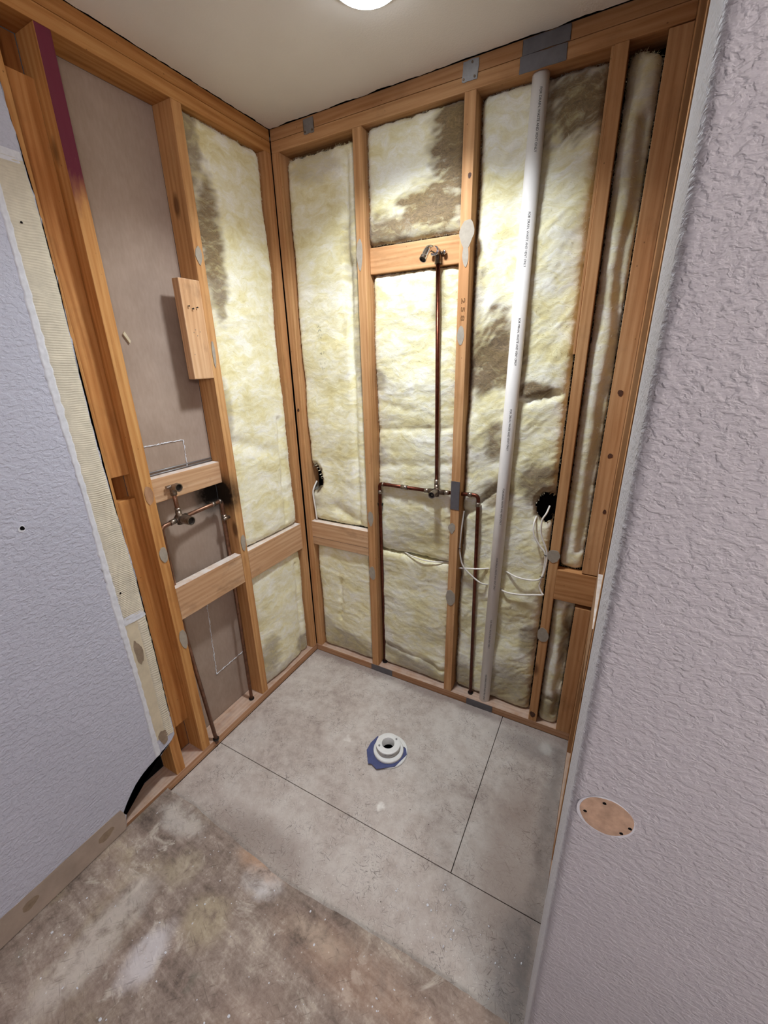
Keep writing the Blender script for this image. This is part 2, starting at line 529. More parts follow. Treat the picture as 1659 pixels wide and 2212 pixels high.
def m_outer():
    t = NT('worn_plywood_floor')
    v = t.pos()
    r = t.mapping(v, rot=(0, 0, 0.06))
    big = t.noise(r, 3.4, 5, 0.6, 0.6)
    grain = t.noise(t.mapping(r, scale=(0.10, 1, 1)), 38, 5, 0.65, 0.8)
    med = t.noise(r, 18, 6, 0.7, 0.3)
    f = t.math('ADD', t.math('ADD', t.math('MULTIPLY', big, 0.42), t.math('MULTIPLY', grain, 0.26)), t.math('MULTIPLY', med, 0.40))
    fin = t.noise(r, 120, 4, 0.7)
    f = t.math('ADD', f, t.math('MULTIPLY', t.math('SUBTRACT', fin, 0.5), 0.20))
    col = t.ramp(f, [(0.40, lin(98, 86, 78)), (0.49, lin(132, 117, 107)), (0.57, lin(156, 141, 130)), (0.68, lin(194, 182, 168))])
    yl = t.ramp(t.noise(t.mapping(r, loc=(7, 1, 0)), 4.5, 4, 0.6), [(0.5, 0.0), (0.68, 0.6)])
    x = t.xyz(v)[0]
    lft = t.ramp(x, [(0.0, 1.0), (0.55, 0.15)])
    yl = t.math('MULTIPLY', yl, t.ramp(med, [(0.35, 0.2), (0.6, 1.0)]))
    col = t.mix(t.math('MULTIPLY', yl, lft), col, lin(172, 158, 116))
    pk = t.ramp(t.noise(t.mapping(r, loc=(3, 8, 0)), 3.2, 3, 0.5), [(0.5, 0.0), (0.66, 0.22)])
    col = t.mix(pk, col, lin(176, 150, 138))
    # mortar residue, pale with ragged rims
    pal = t.noise(t.mapping(r, loc=(1.3, 2.2, 0)), 5.2, 6, 0.7, 1.2)
    pm = t.ramp(pal, [(0.60, 0.0), (0.66, 0.75)])
    col = t.mix(pm, col, t.ramp(med, [(0.3, lin(176, 164, 146)), (0.7, lin(214, 206, 196))]))
    for c, rr, sc, cc, am in (((0.56, -1.035, 0.03), 0.06, (1.0, 1.5, 1), lin(210, 206, 204), 0.85),
                              ((0.80, -1.07, 0.03), 0.055, (0.6, 1.8, 1), lin(206, 192, 174), 0.7),
                              ((0.52, -1.0, 0.03), 0.05, (0.6, 1.3, 1), lin(190, 152, 122), 0.7),
                              ((0.16, -1.03, 0.03), 0.07, (0.7, 1.6, 1), lin(206, 200, 192), 0.65),
                              ((0.48, -1.19, 0.03), 0.07, (1, 1.2, 1), lin(190, 176, 146), 0.55),
                              ((0.40, -1.32, 0.03), 0.05, (1.2, 0.7, 1), lin(216, 212, 214), 0.7),
                              ((0.24, -1.38, 0.03), 0.09, (1.6, 0.55, 1), lin(204, 196, 186), 0.7),
                              ((0.93, -1.08, 0.03), 0.12, (0.5, 1.9, 1), lin(168, 134, 112), 0.4),
                              ((0.30, -1.13, 0.03), 0.05, (1, 1, 1), lin(190, 178, 152), 0.5)):
        mk = t.math('MULTIPLY', t.sphere(c, rr, soft=0.5, scale=sc), t.ramp(t.math('ADD', t.math('MULTIPLY', med, 0.6), t.math('MULTIPLY', pal, 0.4)), [(0.36, 0.0), (0.52, 1.0)]))
        col = t.mix(t.math('MULTIPLY', mk, am), col, cc)
    gr = t.ramp(t.noise(t.mapping(r, loc=(11, 3, 0)), 7, 4, 0.6), [(0.64, 0.0), (0.72, 0.35)])
    col = t.mix(gr, col, lin(104, 112, 98))
    sk = t.math('MAXIMUM', streaks(t, t.mapping(v, loc=(2, 5, 0)), 0.4, 200, 0.62, 0.70, 0.07), streaks(t, t.mapping(v, loc=(6, 1, 0)), 2.4, 240, 0.63, 0.70, 0.09))
    col = t.mix(t.math('MULTIPLY', sk, 0.4), col, lin(84, 74, 68))
    wsp = t.ramp(t.voro(v, 55), [(0.07, 1.0), (0.13, 0.0)])
    col = t.mix(t.math('MULTIPLY', wsp, t.ramp(med, [(0.45, 0.0), (0.6, 0.6)])), col, lin(224, 220, 212))
    nb = t.bump(t.math('ADD', f, t.math('MULTIPLY', pm, 0.25)), 0.4, 0.002)
    return t.out(col, 0.85, normal=nb, spec=0.2)
M['outer'] = m_outer()

M['gyp_white'] = m_plain('white_joint_compound', lin(214, 216, 222), 0.85, var=0.1, scale=60, bump=0.4)
M['thinset'] = m_plain('cream_tile_mortar', lin(208, 200, 180), 0.92, var=0.10, scale=35, bump=0.5)
M['mastic'] = m_plain('tan_backing_paper', lin(202, 190, 164), 0.92, var=0.1, scale=25, bump=0.35)
M['torn'] = m_plain('torn_brown_paper', lin(142, 124, 104), 0.95, var=0.2, scale=40, bump=0.4)
M['bare'] = m_plain('bare_wall_base', lin(166, 150, 136), 0.9, var=0.14, scale=14, bump=0.3)
M['adhesive'] = m_plain('grey_adhesive', lin(160, 150, 136), 0.85, var=0.1, scale=70, bump=0.3)
M['copper'] = m_plain('aged_copper', lin(108, 60, 46), 0.33, 0.9, 0.35, 60)
M['copper_tan'] = m_plain('dull_copper', lin(140, 104, 84), 0.42, 0.85, 0.35, 50)
M['solder'] = m_plain('soldered_fitting', lin(150, 138, 126), 0.35, 0.9, 0.35, 90)
M['chrome'] = m_plain('chrome', lin(216, 214, 214), 0.12, 1.0, 0.06, 20)
M['brass_dark'] = m_plain('tarnished_brass', lin(120, 106, 94), 0.35, 0.9, 0.4, 80)
M['black_plastic'] = m_plain('black_plastic', lin(24, 22, 22), 0.35, 0.0, 0.2, 30)
M['black'] = m_plain('black_sheathing', lin(16, 15, 15), 0.9, 0.0, 0.3, 30, spec=0.05)
M['galv'] = m_plain('galvanised_steel', lin(150, 150, 152), 0.48, 0.75, 0.15, 40)
M['steel_dark'] = m_plain('dark_steel_plate', lin(112, 110, 114), 0.5, 0.6, 0.12, 30)
M['pvc'] = m_plain('white_pvc', lin(234, 230, 226), 0.42, 0.0, 0.03, 8)
M['ink'] = m_plain('black_ink', lin(48, 46, 50), 0.7, 0.0, 0.1, 80)
M['pencil'] = m_plain('pencil_marks', lin(120, 84, 52), 0.8, 0.0, 0.2, 80)
M['cable'] = m_plain('white_cable_sheath', lin(222, 216, 208), 0.4, 0.0, 0.06, 20)
M['drain_white'] = m_plain('white_drain_plastic', lin(222, 222, 220), 0.45, 0.0, 0.05, 30)
M['liner'] = m_plain('blue_liner', lin(66, 74, 120), 0.55, 0.0, 0.15, 40)
M['lamp_trim'] = m_plain('lamp_trim', lin(230, 230, 230), 0.5, 0.0, 0.02, 10)

def m_emit(name, col, st):
    t = NT(name)
    t.b.inputs['Base Color'].default_value = (0.9, 0.9, 0.9, 1)
    t.b.inputs['Emission Color'].default_value = (*col, 1)
    t.b.inputs['Emission Strength'].default_value = st
    return t.m
M['diffuser'] = m_emit('alcove_lamp_diffuser', ALCOVE_COLOR, 22.0)
M['diffuser_added'] = m_emit('added_lamp_diffuser', ROOM_COLOR, ROOM_GLOW)

# ------------------------------------------------------------------ key measures
XR = 1.373          # right framing plane
H = 2.44            # ceiling
DB = 0.089          # stud depth
WT = 0.0127         # drywall
ZO = 0.030          # outer floor level
YN = -1.10          # face of near wall

# ------------------------------------------------------------------ floor
floor = thing('floor', 'bare grey subfloor of joined panels with worn plywood in front', 'floor', kind='structure')
board('subfloor_panel', 0.002, 1.0845, -0.7165, 0.0, -0.02, 0.0, floor, M['sub'], axis='z', bevel=0.001)
board('subfloor_panel', 1.0870, XR, -0.7165, 0.0, -0.02, -0.0006, floor, M['sub'], axis='z', bevel=0.001)
board('subfloor_panel', 0.002, XR, -1.06, -0.7190, -0.02, -0.0003, floor, M['sub'], axis='z', bevel=0.001)
board('underlay', -0.1, 2.7, -3.1, 0.1, -0.04, -0.0205, floor, M['black'], axis='z', bevel=0)
# outer plywood sheet with a worn, slightly ragged leading edge
rnd = random.Random(4)
pts = []
n = 60
for k in range(n + 1):
    x = 0.006 + (1.362 - 0.006) * k / n
    y = -0.975 - 0.028 * math.exp(-((x - 0.62) / 0.30) ** 2) + 0.004 * noise.noise(Vector((x * 9, 2.1, 0))) + rnd.uniform(-.0015, .0015)
    pts.append((x, y, -0.0))
pts += [(1.362, -1.10, 0), (2.6, -1.10, 0), (2.6, -3.0, 0), (0.006, -3.0, 0)]
o = flat_poly('plywood_sheet', pts, (0, 0, 1), ZO, M['outer'], floor)
bv = o.modifiers.new('bev', 'BEVEL'); bv.width = 0.004; bv.segments = 2; bv.limit_method = 'ANGLE'; bv.angle_limit = 0.9

# ------------------------------------------------------------------ ceiling
ceil = thing('ceiling', 'white textured ceiling above the stripped alcove', 'ceiling', (0, 0, H), kind='structure')
rnd = random.Random(9)
pts = [(2.6, -3.0, H), (0.0137, -3.0, H), (0.0137, -0.92, H)]
for k in range(70):
    y = -0.915 + 0.91 * k / 69
    pts.append((0.006 + 0.005 * noise.noise(Vector((y * 14, 3, 1))) + rnd.uniform(-.0015, .0025), y, H))
for k in range(100):
    x = 0.010 + (XR - 0.02) * k / 99
    pts.append((x, -0.007 + 0.006 * noise.noise(Vector((x * 13, 7, 1))) + rnd.uniform(-.002, .0015), H))
pts += [(XR - 0.004, -1.05, H), (2.6, -1.05, H)]
flat_poly('ceiling_board', pts, (0, 0, 1), 0.013, M['ceiling'], ceil)
board('ceiling_backing', -0.1, 2.7, -3.1, 0.1, H + 0.03, H + 0.05, ceil, M['black'], axis='z', bevel=0)

# ------------------------------------------------------------------ wall_back framing
wb = thing('wall_back', 'open stud wall at the back filled with yellow insulation', 'wall', kind='structure')
board('sheathing', -0.1, XR + 0.1, DB + 0.012, DB + 0.024, -0.02, H + 0.02, wb, M['black'], axis='z', bevel=0)
c1 = (1.0, 0.99, 0.97)
board('bottom_plate', 0.0, XR, 0.0, DB, 0.0, 0.038, wb, M['wood_dusty'], (0.92, 0.86, 0.8))
board('top_plate', 0.003, XR, 0.0, DB, 2.365, 2.4025, wb, M['wood'], (0.94, 0.9, 0.86))
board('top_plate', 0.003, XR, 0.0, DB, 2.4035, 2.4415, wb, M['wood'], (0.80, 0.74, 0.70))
s_corner = board('stud', 0.003, 0.040, 0.001, DB, 0.038, 2.365, wb, M['wood'], (0.97, 0.93, 0.88), warp=0.0015, seed=1)
s2 = board('stud', 0.3786, 0.4165, 0.0, DB, 0.038, 2.365, wb, M['wood'], (1.0, 0.97, 0.93), warp=0.0015, seed=2)
s3 = board('stud', 0.7894, 0.8270, 0.0, DB, 0.038, 2.365, wb, M['wood'], (1.03, 1.0, 0.97), warp=0.0015, seed=3)
s4 = board('stud', 1.1985, 1.2330, 0.0, DB, 0.038, 2.365, wb, M['wood'], (1.0, 0.96, 0.9), warp=0.001, seed=4)
board('stud', 1.1900, 1.1975, 0.003, DB, 1.60, 2.365, wb, M['wood'], (0.95, 0.9, 0.84))
s5 = board('stud', 1.3190, XR, 0.0, 0.038, 0.820, 2.362, wb, M['wood'], (0.98, 0.95, 0.93))
board('stud', 1.3160, XR, 0.0, 0.038, 0.038, 0.668, wb, M['wood'], (0.86, 0.80, 0.74))
board('block', 0.4170, 0.7890, 0.033, 0.071, 1.911, 2.000, wb, M['wood'], (1.06, 1.02, 1.0))
b1 = board('block', 0.0405, 0.3780, 0.0, 0.038, 0.7325, 0.820, wb, M['wood_pale'], (1, 0.98, 0.97))
board('block', 0.0405, 0.3780, 0.0012, 0.038, 0.690, 0.7312, wb, M['wood_pale'], (0.93, 0.9, 0.88))
b2 = board('block', 1.2335, XR, -0.001, 0.037, 0.685, 0.816, wb, M['wood'], (0.9, 0.82, 0.72))
# adhesive dabs left by the old panels on the stud faces
for st, u, z, ru, rz, sd, tp in ((s2, 0.3905, 1.975, 0.013, 0.055, 1, 0.3), (s3, 0.813, 1.985, 0.026, 0.045, 2, 0.5),
                                 (s3, 0.812, 1.925, 0.011, 0.035, 12, 0.2),
                                 (s3, 0.806, 1.672, 0.013, 0.034, 3, 0.3), (s2, 0.3985, 0.89, 0.014, 0.04, 4, 0.3),
                                 (s2, 0.3970, 0.60, 0.018, 0.036, 5, 0.0), (s3, 0.800, 0.912, 0.017, 0.024, 6, 0.6),
                                 (s3, 0.806, 0.572, 0.021, 0.042, 7, 0.0), (s4, 1.214, 0.870, 0.022, 0.028, 8, 0.0),
                                 (s4, 1.213, 0.505, 0.022, 0.034, 9, 0.0)):
    patch_back('adhesive_patch', u, z, ru, rz, sd, M['adhesive'], st, y=0.0006, th=0.0022 + 0.0004 * (sd == 12), rough=0.08, taper=tp)

M['knot'] = m_plain('dark_knot', lin(78, 46, 28), 0.7, 0.0, 0.35, 160)
for st, u, z, r_ in ((s5, 1.347, 1.480, 0.008), (s5, 1.348, 1.275, 0.007), (s5, 1.360, 1.075, 0.006), (s4, 1.2135, 0.075, 0.012), (s3, 0.8055, 1.245, 0.007),
                     (s3, 0.815, 2.150, 0.006), (s2, 0.398, 1.20, 0.005), (s3, 0.795, 1.755, 0.003), (s_corner, 0.020, 1.38, 0.006)):
    patch_back('knot', u, z, r_, r_ * 1.25, int(u * 900 + z * 77), M['knot'], st, y=0.0006 if st is not s5 else 0.0002, th=0.0011, rough=0.15)
# ------------------------------------------------------------------ wall_left framing
wl = thing('wall_left', 'left wall with painted drywall cut back to open studs', 'wall', kind='structure')
board('bottom_plate', -DB, 0.0, -3.0, 0.0, 0.0, 0.038, wl, M['wood_dusty'], (1.0, 0.96, 0.93))
board('top_plate', -DB, 0.0, -3.0, -0.001, 2.365, 2.4025, wl, M['wood_orange'], (0.92, 0.9, 0.88))
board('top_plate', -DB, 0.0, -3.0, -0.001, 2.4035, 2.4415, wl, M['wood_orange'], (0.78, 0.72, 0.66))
l_corner = board('stud', -DB, 0.0, -0.040, -0.003, 0.038, 2.365, wl, M['wood'], (0.95, 0.9, 0.84), warp=0.0012, seed=5)
lA = board('stud', -DB, 0.0, -0.4430, -0.4050, 0.038, 2.365, wl, M['wood_soot'], (1, 1, 1), warp=0.001, seed=6)
lB = board('stud', -DB, 0.0, -0.8030, -0.7655, 0.038, 2.365, wl, M['wood_pink'], (1, 1, 1), warp=0.001, seed=7)
lD = board('stud', -DB, -0.0005, -0.9270, -0.8890, 0.038, 2.365, wl, M['wood_orange'], (1, 1, 1))
# flat backing boards between the pair of studs
board('block', -DB, -0.050, -0.8885, -0.8035, 1.258, 2.270, wl, M['wood_orange'], (1.02, 0.98, 0.95))
board('block', -DB, -0.050, -0.8885, -0.8035, 0.205, 1.176, wl, M['wood_orange'], (0.98, 0.92, 0.85))
board('backing_strip', -DB - 0.02, -DB - 0.001, -0.889, -0.803, 0.038, 2.365, wl, M['wood_orange'], (0.6, 0.5, 0.42))
board('block', -0.083, -0.045, -0.7650, -0.4435, 1.135, 1.222, wl, M['wood_pale'], (1, 0.96, 0.93))
board('block', -0.038, 0.0, -0.7650, -0.4435, 0.678, 0.814, wl, M['wood_pale'], (0.98, 0.96, 0.95))
board('block', -0.038, 0.0, -0.4045, -0.0405, 0.673, 0.812, wl, M['wood_pale'], (1, 0.97, 0.95))
nl = board('nailer_block', -0.030, 0.0035, -0.5280, -0.4437, 1.545, 1.868, wl, M['wood_pale'], (1.06, 1.02, 0.96), bevel=0.0035)
board('drywall_back', -DB - 0.0135, -DB - 0.0005, -0.7655, -0.4430, 0.038, 2.365, wl, M['paper'], axis='z', bevel=0)
board('drywall_back', -DB - 0.0135, -DB - 0.0005, -3.0, -0.927, 0.038, 2.365, wl, M['black'], axis='z', bevel=0)  # coloured black to stand for the shade in the closed cavity
board('drywall_back', -DB - 0.0135, -DB - 0.0005, -0.405, -0.0, 0.038, 2.365, wl, M['paper'], axis='z', bevel=0)
# screw heads in the nailer block
for yv, z in ((-0.507, 1.783), (-0.491, 1.776), (-0.473, 1.781)):
    tube('screw', [(0.0035, yv, z), (0.010, yv, z), (0.0105, yv, z)], [0.0016, 0.0016, 0.0028], M['black_plastic'], nl, 8, smooth=False)
for yv, z in ((-0.500, 1.700), (-0.492, 1.709), (-0.474, 1.703), (-0.487, 1.69), (-0.511, 1.628)):
    tube('screw_hole', [(0.0034, yv, z), (0.0040, yv, z)], 0.002, M['torn'], nl, 8, smooth=False)
for st, yv, z, ry, rz, sd, tp in ((lA, -0.4275, 1.945, 0.013, 0.030, 21, 0.6), (lA, -0.4275, 1.63, 0.007, 0.045, 22, 0.0),
                                  (lA, -0.4235, 0.862, 0.013, 0.036, 23, 0.0), (lB, -0.782, 0.962, 0.0155, 0.028, 24, 0.0),
                                  (lB, -0.779, 0.600, 0.0145, 0.044, 25, 0.0)):
    patch_left('adhesive_patch', yv, z, ry, rz, sd, M['adhesive'], st, x=0.0012, th=0.002, rough=0.1, taper=tp)
patch_left('dusty_patch', -0.785, 1.185, 0.016, 0.03, 26, M['wood_dusty'], lB, x=0.0012, th=0.0006, rough=0.1)
# thin ragged gypsum scores on the back sheet
def score(name, pts, mat, parent, r=0.0016, seed=0):
    rr = random.Random(seed)
    bm = bmesh.new()
    for a, b in zip(pts[:-1], pts[1:]):
        a = Vector(a); b = Vector(b); L = (b - a).length; k = max(3, int(L / 0.006))
        P = [a.lerp(b, i / k) + Vector((0.0005, rr.uniform(-.0022, .0022), rr.uniform(-.0022, .0022))) for i in range(k + 1)]
        tube_into(bm, P, [r * rr.uniform(.4, 1.6) for _ in P], 5)
    return obj(name, bm_mesh(bm), mat, parent)
xb = -DB + 0.0003
score('cut_line', [(xb, -0.765, 1.330), (xb, -0.555, 1.327), (xb, -0.558, 1.222)], M['gyp_white'], wl, 0.0018, 1)
score('cut_line', [(xb, -0.575, 0.66), (xb, -0.591, 0.611), (xb, -0.609, 0.261), (xb, -0.443, 0.272)], M['gyp_white'], wl, 0.0018, 2)
score('cut_line', [(xb, -0.76, 1.03), (xb, -0.60, 1.035)], M['gyp_white'], wl, 0.0012, 5)
flat_poly('loose_paper_strip', [(xb, -0.70, 1.692), (xb, -0.694, 1.700), (xb, -0.680, 1.672), (xb, -0.684, 1.664)], (1, 0, 0), 0.006, M['mastic'], wl)

tube('edge_strip', [(-0.0865, -0.764, 1.236), (-0.0865, -0.445, 1.236)], 0.0022, M['galv'], wl, 6, smooth=False)
tube('edge_strip', [(-0.0845, -0.764, 1.226), (-0.0845, -0.445, 1.226)], 0.0022, M['galv'], wl, 6, smooth=False)
# drywall sheet, cut back along a ragged edge
def jag(pts, step=0.010, amp=0.0022, seed=0):
    out = []
    rr = random.Random(seed)
    for a, b in zip(pts[:-1], pts[1:]):
        L = math.dist(a, b); k = max(1, int(L / step))
        for i in range(k):
            t = i / k
            out.append((a[0] + (b[0] - a[0]) * t + rr.uniform(-amp, amp), a[1] + (b[1] - a[1]) * t + rr.uniform(-amp, amp)))
    out.append(pts[-1])
    return out
edge = [(-0.914, H - 0.001), (-0.914, 2.20), (-0.902, 1.93), (-0.902, 1.79), (-0.907, 1.59), (-0.910, 1.36), (-0.897, 0.93), (-0.899, 0.59),
        (-0.904, 0.30), (-0.903, 0.245), (-0.932, 0.222), (-0.972, 0.203), (-1.008, 0.205), (-1.055, 0.188), (-1.090, 0.165), (-1.122, 0.128), (-1.141, 0.105),
        (-1.133, 0.088), (-1.140, 0.050), (-1.146, 0.034)]
ej = jag(edge, 0.012, 0.0018, 5)
poly = [(0.0, y, z) for y, z in ej] + [(0.0, -3.0, 0.034), (0.0, -3.0, H - 0.001)]
dw = reg(flat_poly('painted_drywall', poly, (1, 0, 0), WT, M['paint'], wl))
# bare strip where the baseboard used to be
poly = [(WT - 0.001, y, z) for y, z in jag([(-1.139, 0.105), (-1.145, 0.129), (-1.6, 0.129), (-2.2, 0.13), (-3.0, 0.13)], 0.03, 0.0015, 6)]
poly += [(WT - 0.001, -3.0, 0.034), (WT - 0.001, -1.146, 0.034), (WT - 0.001, -1.136, 0.088)]
bs = reg(flat_poly('bare_base_strip', poly, (1, 0, 0), 0.0022, M['bare'], wl))
for yv, z, ry, rz, sd in ((-1.205, 0.083, 0.026, 0.016, 31), (-1.425, 0.090, 0.020, 0.016, 32)):
    patch_left('torn_patch', yv, z, ry, rz, sd, M['torn'], bs, x=WT + 0.0012, th=0.0004, rough=0.15)
# ribbed tile mortar left along the cut edge (trowel ridges)
def ribbed(name, ylo, yhi, z0, z1, mat, parent, pitch=0.0062, amp=0.0011, seed=0, xb0=WT - 0.0005, th=0.0022, rag=0.002):
    nz = int((z1 - z0) / (pitch / 4)); ny = 8
    vs = []
    for i in range(nz + 1):
        z = z0 + (z1 - z0) * i / nz
        a = ylo(z) + rag * (noise.noise(Vector((z * 60, seed, 0))) + 0.7 * noise.noise(Vector((z * 190, seed, 0)))); b = yhi(z) + rag * noise.noise(Vector((z * 50, seed + 5, 0)))
        for j in range(ny + 1):
            y = a + (b - a) * j / ny
            w = noise.noise(Vector((y * 30, z * 12, seed)))
            hgt = th + amp * math.sin(2 * PI * (z / pitch + 0.9 * w + y * 12)) * (0.55 + 0.6 * abs(noise.noise(Vector((y * 22, z * 7, seed + 3)))))
            if j in (0, ny): hgt = 0.0003
            vs.append((xb0 + hgt, y, z))
    fs = [(i * (ny + 1) + j, i * (ny + 1) + j + 1, (i + 1) * (ny + 1) + j + 1, (i + 1) * (ny + 1) + j) for i in range(nz) for j in range(ny)]
    me = mesh_from(vs, fs, smooth=True)
    return obj(name, me, mat, parent)
def edge_y(z):
    for (y0, z0), (y1, z1) in zip(edge[:-1], edge[1:]):
        if z1 <= z <= z0: return y0 + (y1 - y0) * (z - z0) / (z1 - z0 + 1e-9)
    return -0.905
ribbed('mortar_strip', lambda z: -0.972 + 0.004 * math.sin(z * 3), lambda z: edge_y(z) - 0.0015, 0.80, 2.06, M['thinset'], wl, seed=1)
ribbed('mortar_strip', lambda z: -0.972, lambda z: edge_y(z) - 0.030, 0.275, 0.785, M['mastic'], wl, pitch=0.05, amp=0.0006, seed=2, th=0.0012)
ribbed('mortar_strip', lambda z: edge_y(z) - 0.033, lambda z: edge_y(z) - 0.0015, 0.26, 0.79, M['thinset'], wl, pitch=0.009, amp=0.0012, seed=7, th=0.002)
ribbed('paint_lip', lambda z: -0.989 - 0.003 * math.sin(z * 9), lambda z: -0.970, 0.212, 2.09, M['gyp_white'], wl, pitch=0.03, amp=0.0009, seed=3, th=0.0030, rag=0.004)
ribbed('paint_lip', lambda z: -0.985, lambda z: edge_y(z) - 0.002, 2.05, 2.075, M['gyp_white'], wl, pitch=0.02, amp=0.001, seed=4, th=0.0025, rag=0.006)
ribbed('paint_lip', lambda z: -0.980, lambda z: edge_y(z) - 0.002, 0.785, 0.815, M['gyp_white'], wl, pitch=0.02, amp=0.0012, seed=8, th=0.0028, rag=0.008)
patch_left('torn_patch', -0.951, 0.665, 0.012, 0.05, 41, M['torn'], wl, x=WT + 0.0012, th=0.0006, rough=0.22)
patch_left('torn_patch', -0.946, 0.272, 0.018, 0.030, 42, M['torn'], wl, x=WT + 0.0010, th=0.0006, rough=0.2)
h = reg(patch_left('screw_hole', -1.145, 1.201, 0.008, 0.009, 43, M['gyp_white'], wl, x=WT, th=0.0012, rough=0.15))
patch_left('hole_mouth', -1.144, 1.202, 0.005, 0.006, 44, M['black'], h, x=WT + 0.0012, th=0.0003, rough=0.1)
patch_left('screw_hole', -0.950, 1.926, 0.0026, 0.0026, 45, M['black'], wl, x=WT + 0.0026, th=0.0008)
patch_left('screw_hole', -0.958, 0.905, 0.003, 0.003, 46, M['black'], wl, x=WT + 0.0026, th=0.0008)

# ------------------------------------------------------------------ wall_right: framing of the alcove's right side and the near textured wall
wr = thing('wall_right', 'right side wall framing seen edge on beside textured drywall', 'wall', kind='structure')
board('bottom_plate', XR, XR + DB, -1.05, 0.0, 0.0, 0.038, wr, M['wood_dusty'], (0.9, 0.85, 0.8))
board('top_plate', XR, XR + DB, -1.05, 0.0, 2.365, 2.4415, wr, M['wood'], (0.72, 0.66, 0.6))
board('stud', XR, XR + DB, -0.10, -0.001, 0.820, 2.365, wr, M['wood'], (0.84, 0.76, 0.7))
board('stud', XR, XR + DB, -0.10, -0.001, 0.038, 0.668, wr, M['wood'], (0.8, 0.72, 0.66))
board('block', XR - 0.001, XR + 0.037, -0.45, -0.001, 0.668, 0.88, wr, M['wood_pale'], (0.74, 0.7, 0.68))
board('stud', XR, XR + DB, -0.55, -0.512, 0.038, 2.365, wr, M['wood'], (0.95, 0.88, 0.8))
board('stud', XR, XR + DB, -0.96, -0.922, 0.038, 2.365, wr, M['wood'], (0.9, 0.85, 0.8))
board('back_sheet', XR + DB, XR + DB + 0.012, -1.05, 0.0, 0.038, 2.365, wr, M['black'], axis='z', bevel=0)

wn = thing('wall_near', 'textured pale mauve wall with a rounded corner at the right', 'wall', (1.377, YN, ZO), kind='structure')
R0 = 0.0130; XN = 1.3630; YE = -0.88
prof = [(XN + 0.0095, YE + 0.001), (XN + 0.002, YE + 0.003), (XN, YE)]
for k in range(5): prof.append((XN, YE + (YN + R0 - YE) * (k + 1) / 5))
for k in range(1, 13):
    a = PI + (PI / 2) * k / 12
    prof.append((XN + R0 + R0 * math.cos(a), YN + R0 + R0 * math.sin(a)))
prof += [(1.45, YN), (1.6, YN), (2.6, YN), (2.6, YN + 0.013), (XN + R0 + 0.004, YN + 0.013), (XN + 0.0095, YN + R0 + 0.006)]
nz = 120
vs = []; fs = []
npf = len(prof)
zs = [ZO - 0.005 + (H - ZO + 0.0045) * i / nz for i in range(nz + 1)]
for i, z in enumerate(zs):
    for j, (x, y) in enumerate(prof):
        if j in (0, 1, 2):
            y = y + 0.006 * noise.noise(Vector((z * 22, 5, 2))) + 0.004 * noise.noise(Vector((z * 90, 1, 2)))
        vs.append((x, y, z))
for i in range(nz):
    for j in range(npf):
        k = (j + 1) % npf
        fs.append((i * npf + j, i * npf + k, (i + 1) * npf + k, (i + 1) * npf + j))
fs.append(list(range(npf))); fs.append([nz * npf + j for j in range(npf)][::-1])
me = mesh_from(vs, fs, smooth=False)
bm = bmesh.new(); bm.from_mesh(me); bmesh.ops.recalc_face_normals(bm, faces=bm.faces); bm.to_mesh(me); bm.free()
for p in me.polygons:
    p.use_smooth = len(p.vertices) == 4
o = obj('textured_drywall', me, M['paint_side'], wn)
es = o.modifiers.new('es', 'EDGE_SPLIT'); es.split_angle = 0.9
# bare disc where a fitting was taken off the wall
pc = Vector((1.4065, YN, 1.010))
ring = [(pc.x + a, YN - 0.0002, pc.z + b) for a, b in blob_pts(0.0345, 0.0335, 51, 30, 0.035)]
rim = reg(flat_poly('bare_disc', ring, (0, -1, 0), 0.0012, M['gyp_white'], wn))
ring = [(pc.x + 0.001 + a, YN - 0.0013, pc.z + 0.001 + b) for a, b in blob_pts(0.0325, 0.0315, 52, 30, 0.03)]
flat_poly('brown_paper', ring, (0, -1, 0), 0.0005, m_plain('disc_paper', lin(188, 158, 134), 0.9, var=0.22, scale=70, bump=0.5), rim)
for a, b in ((-0.024, -0.004), (-0.004, 0.024), (0.022, -0.017), (0.030, -0.002)):
    patch_back('screw_hole', pc.x + a, pc.z + b, 0.0022, 0.0022, 3, M['black'], rim, y=YN - 0.0018, th=0.0004)
# rest of the room behind the camera
wv = thing('wall_rear', 'plain painted wall behind the viewer', 'wall', (1.3, -3.0, 0), kind='structure')
board('painted_drywall', 0.0, 2.6, -3.013, -3.0, 0.0, H, wv, M['paint'], axis='z', bevel=0)
ws = thing('wall_side', 'plain painted wall far to the right of the viewer', 'wall', (2.6, -2, 0), kind='structure')
board('painted_drywall', 2.6, 2.613, -3.0, -1.10, 0.0, H, ws, M['paint_side'], axis='z', bevel=0)

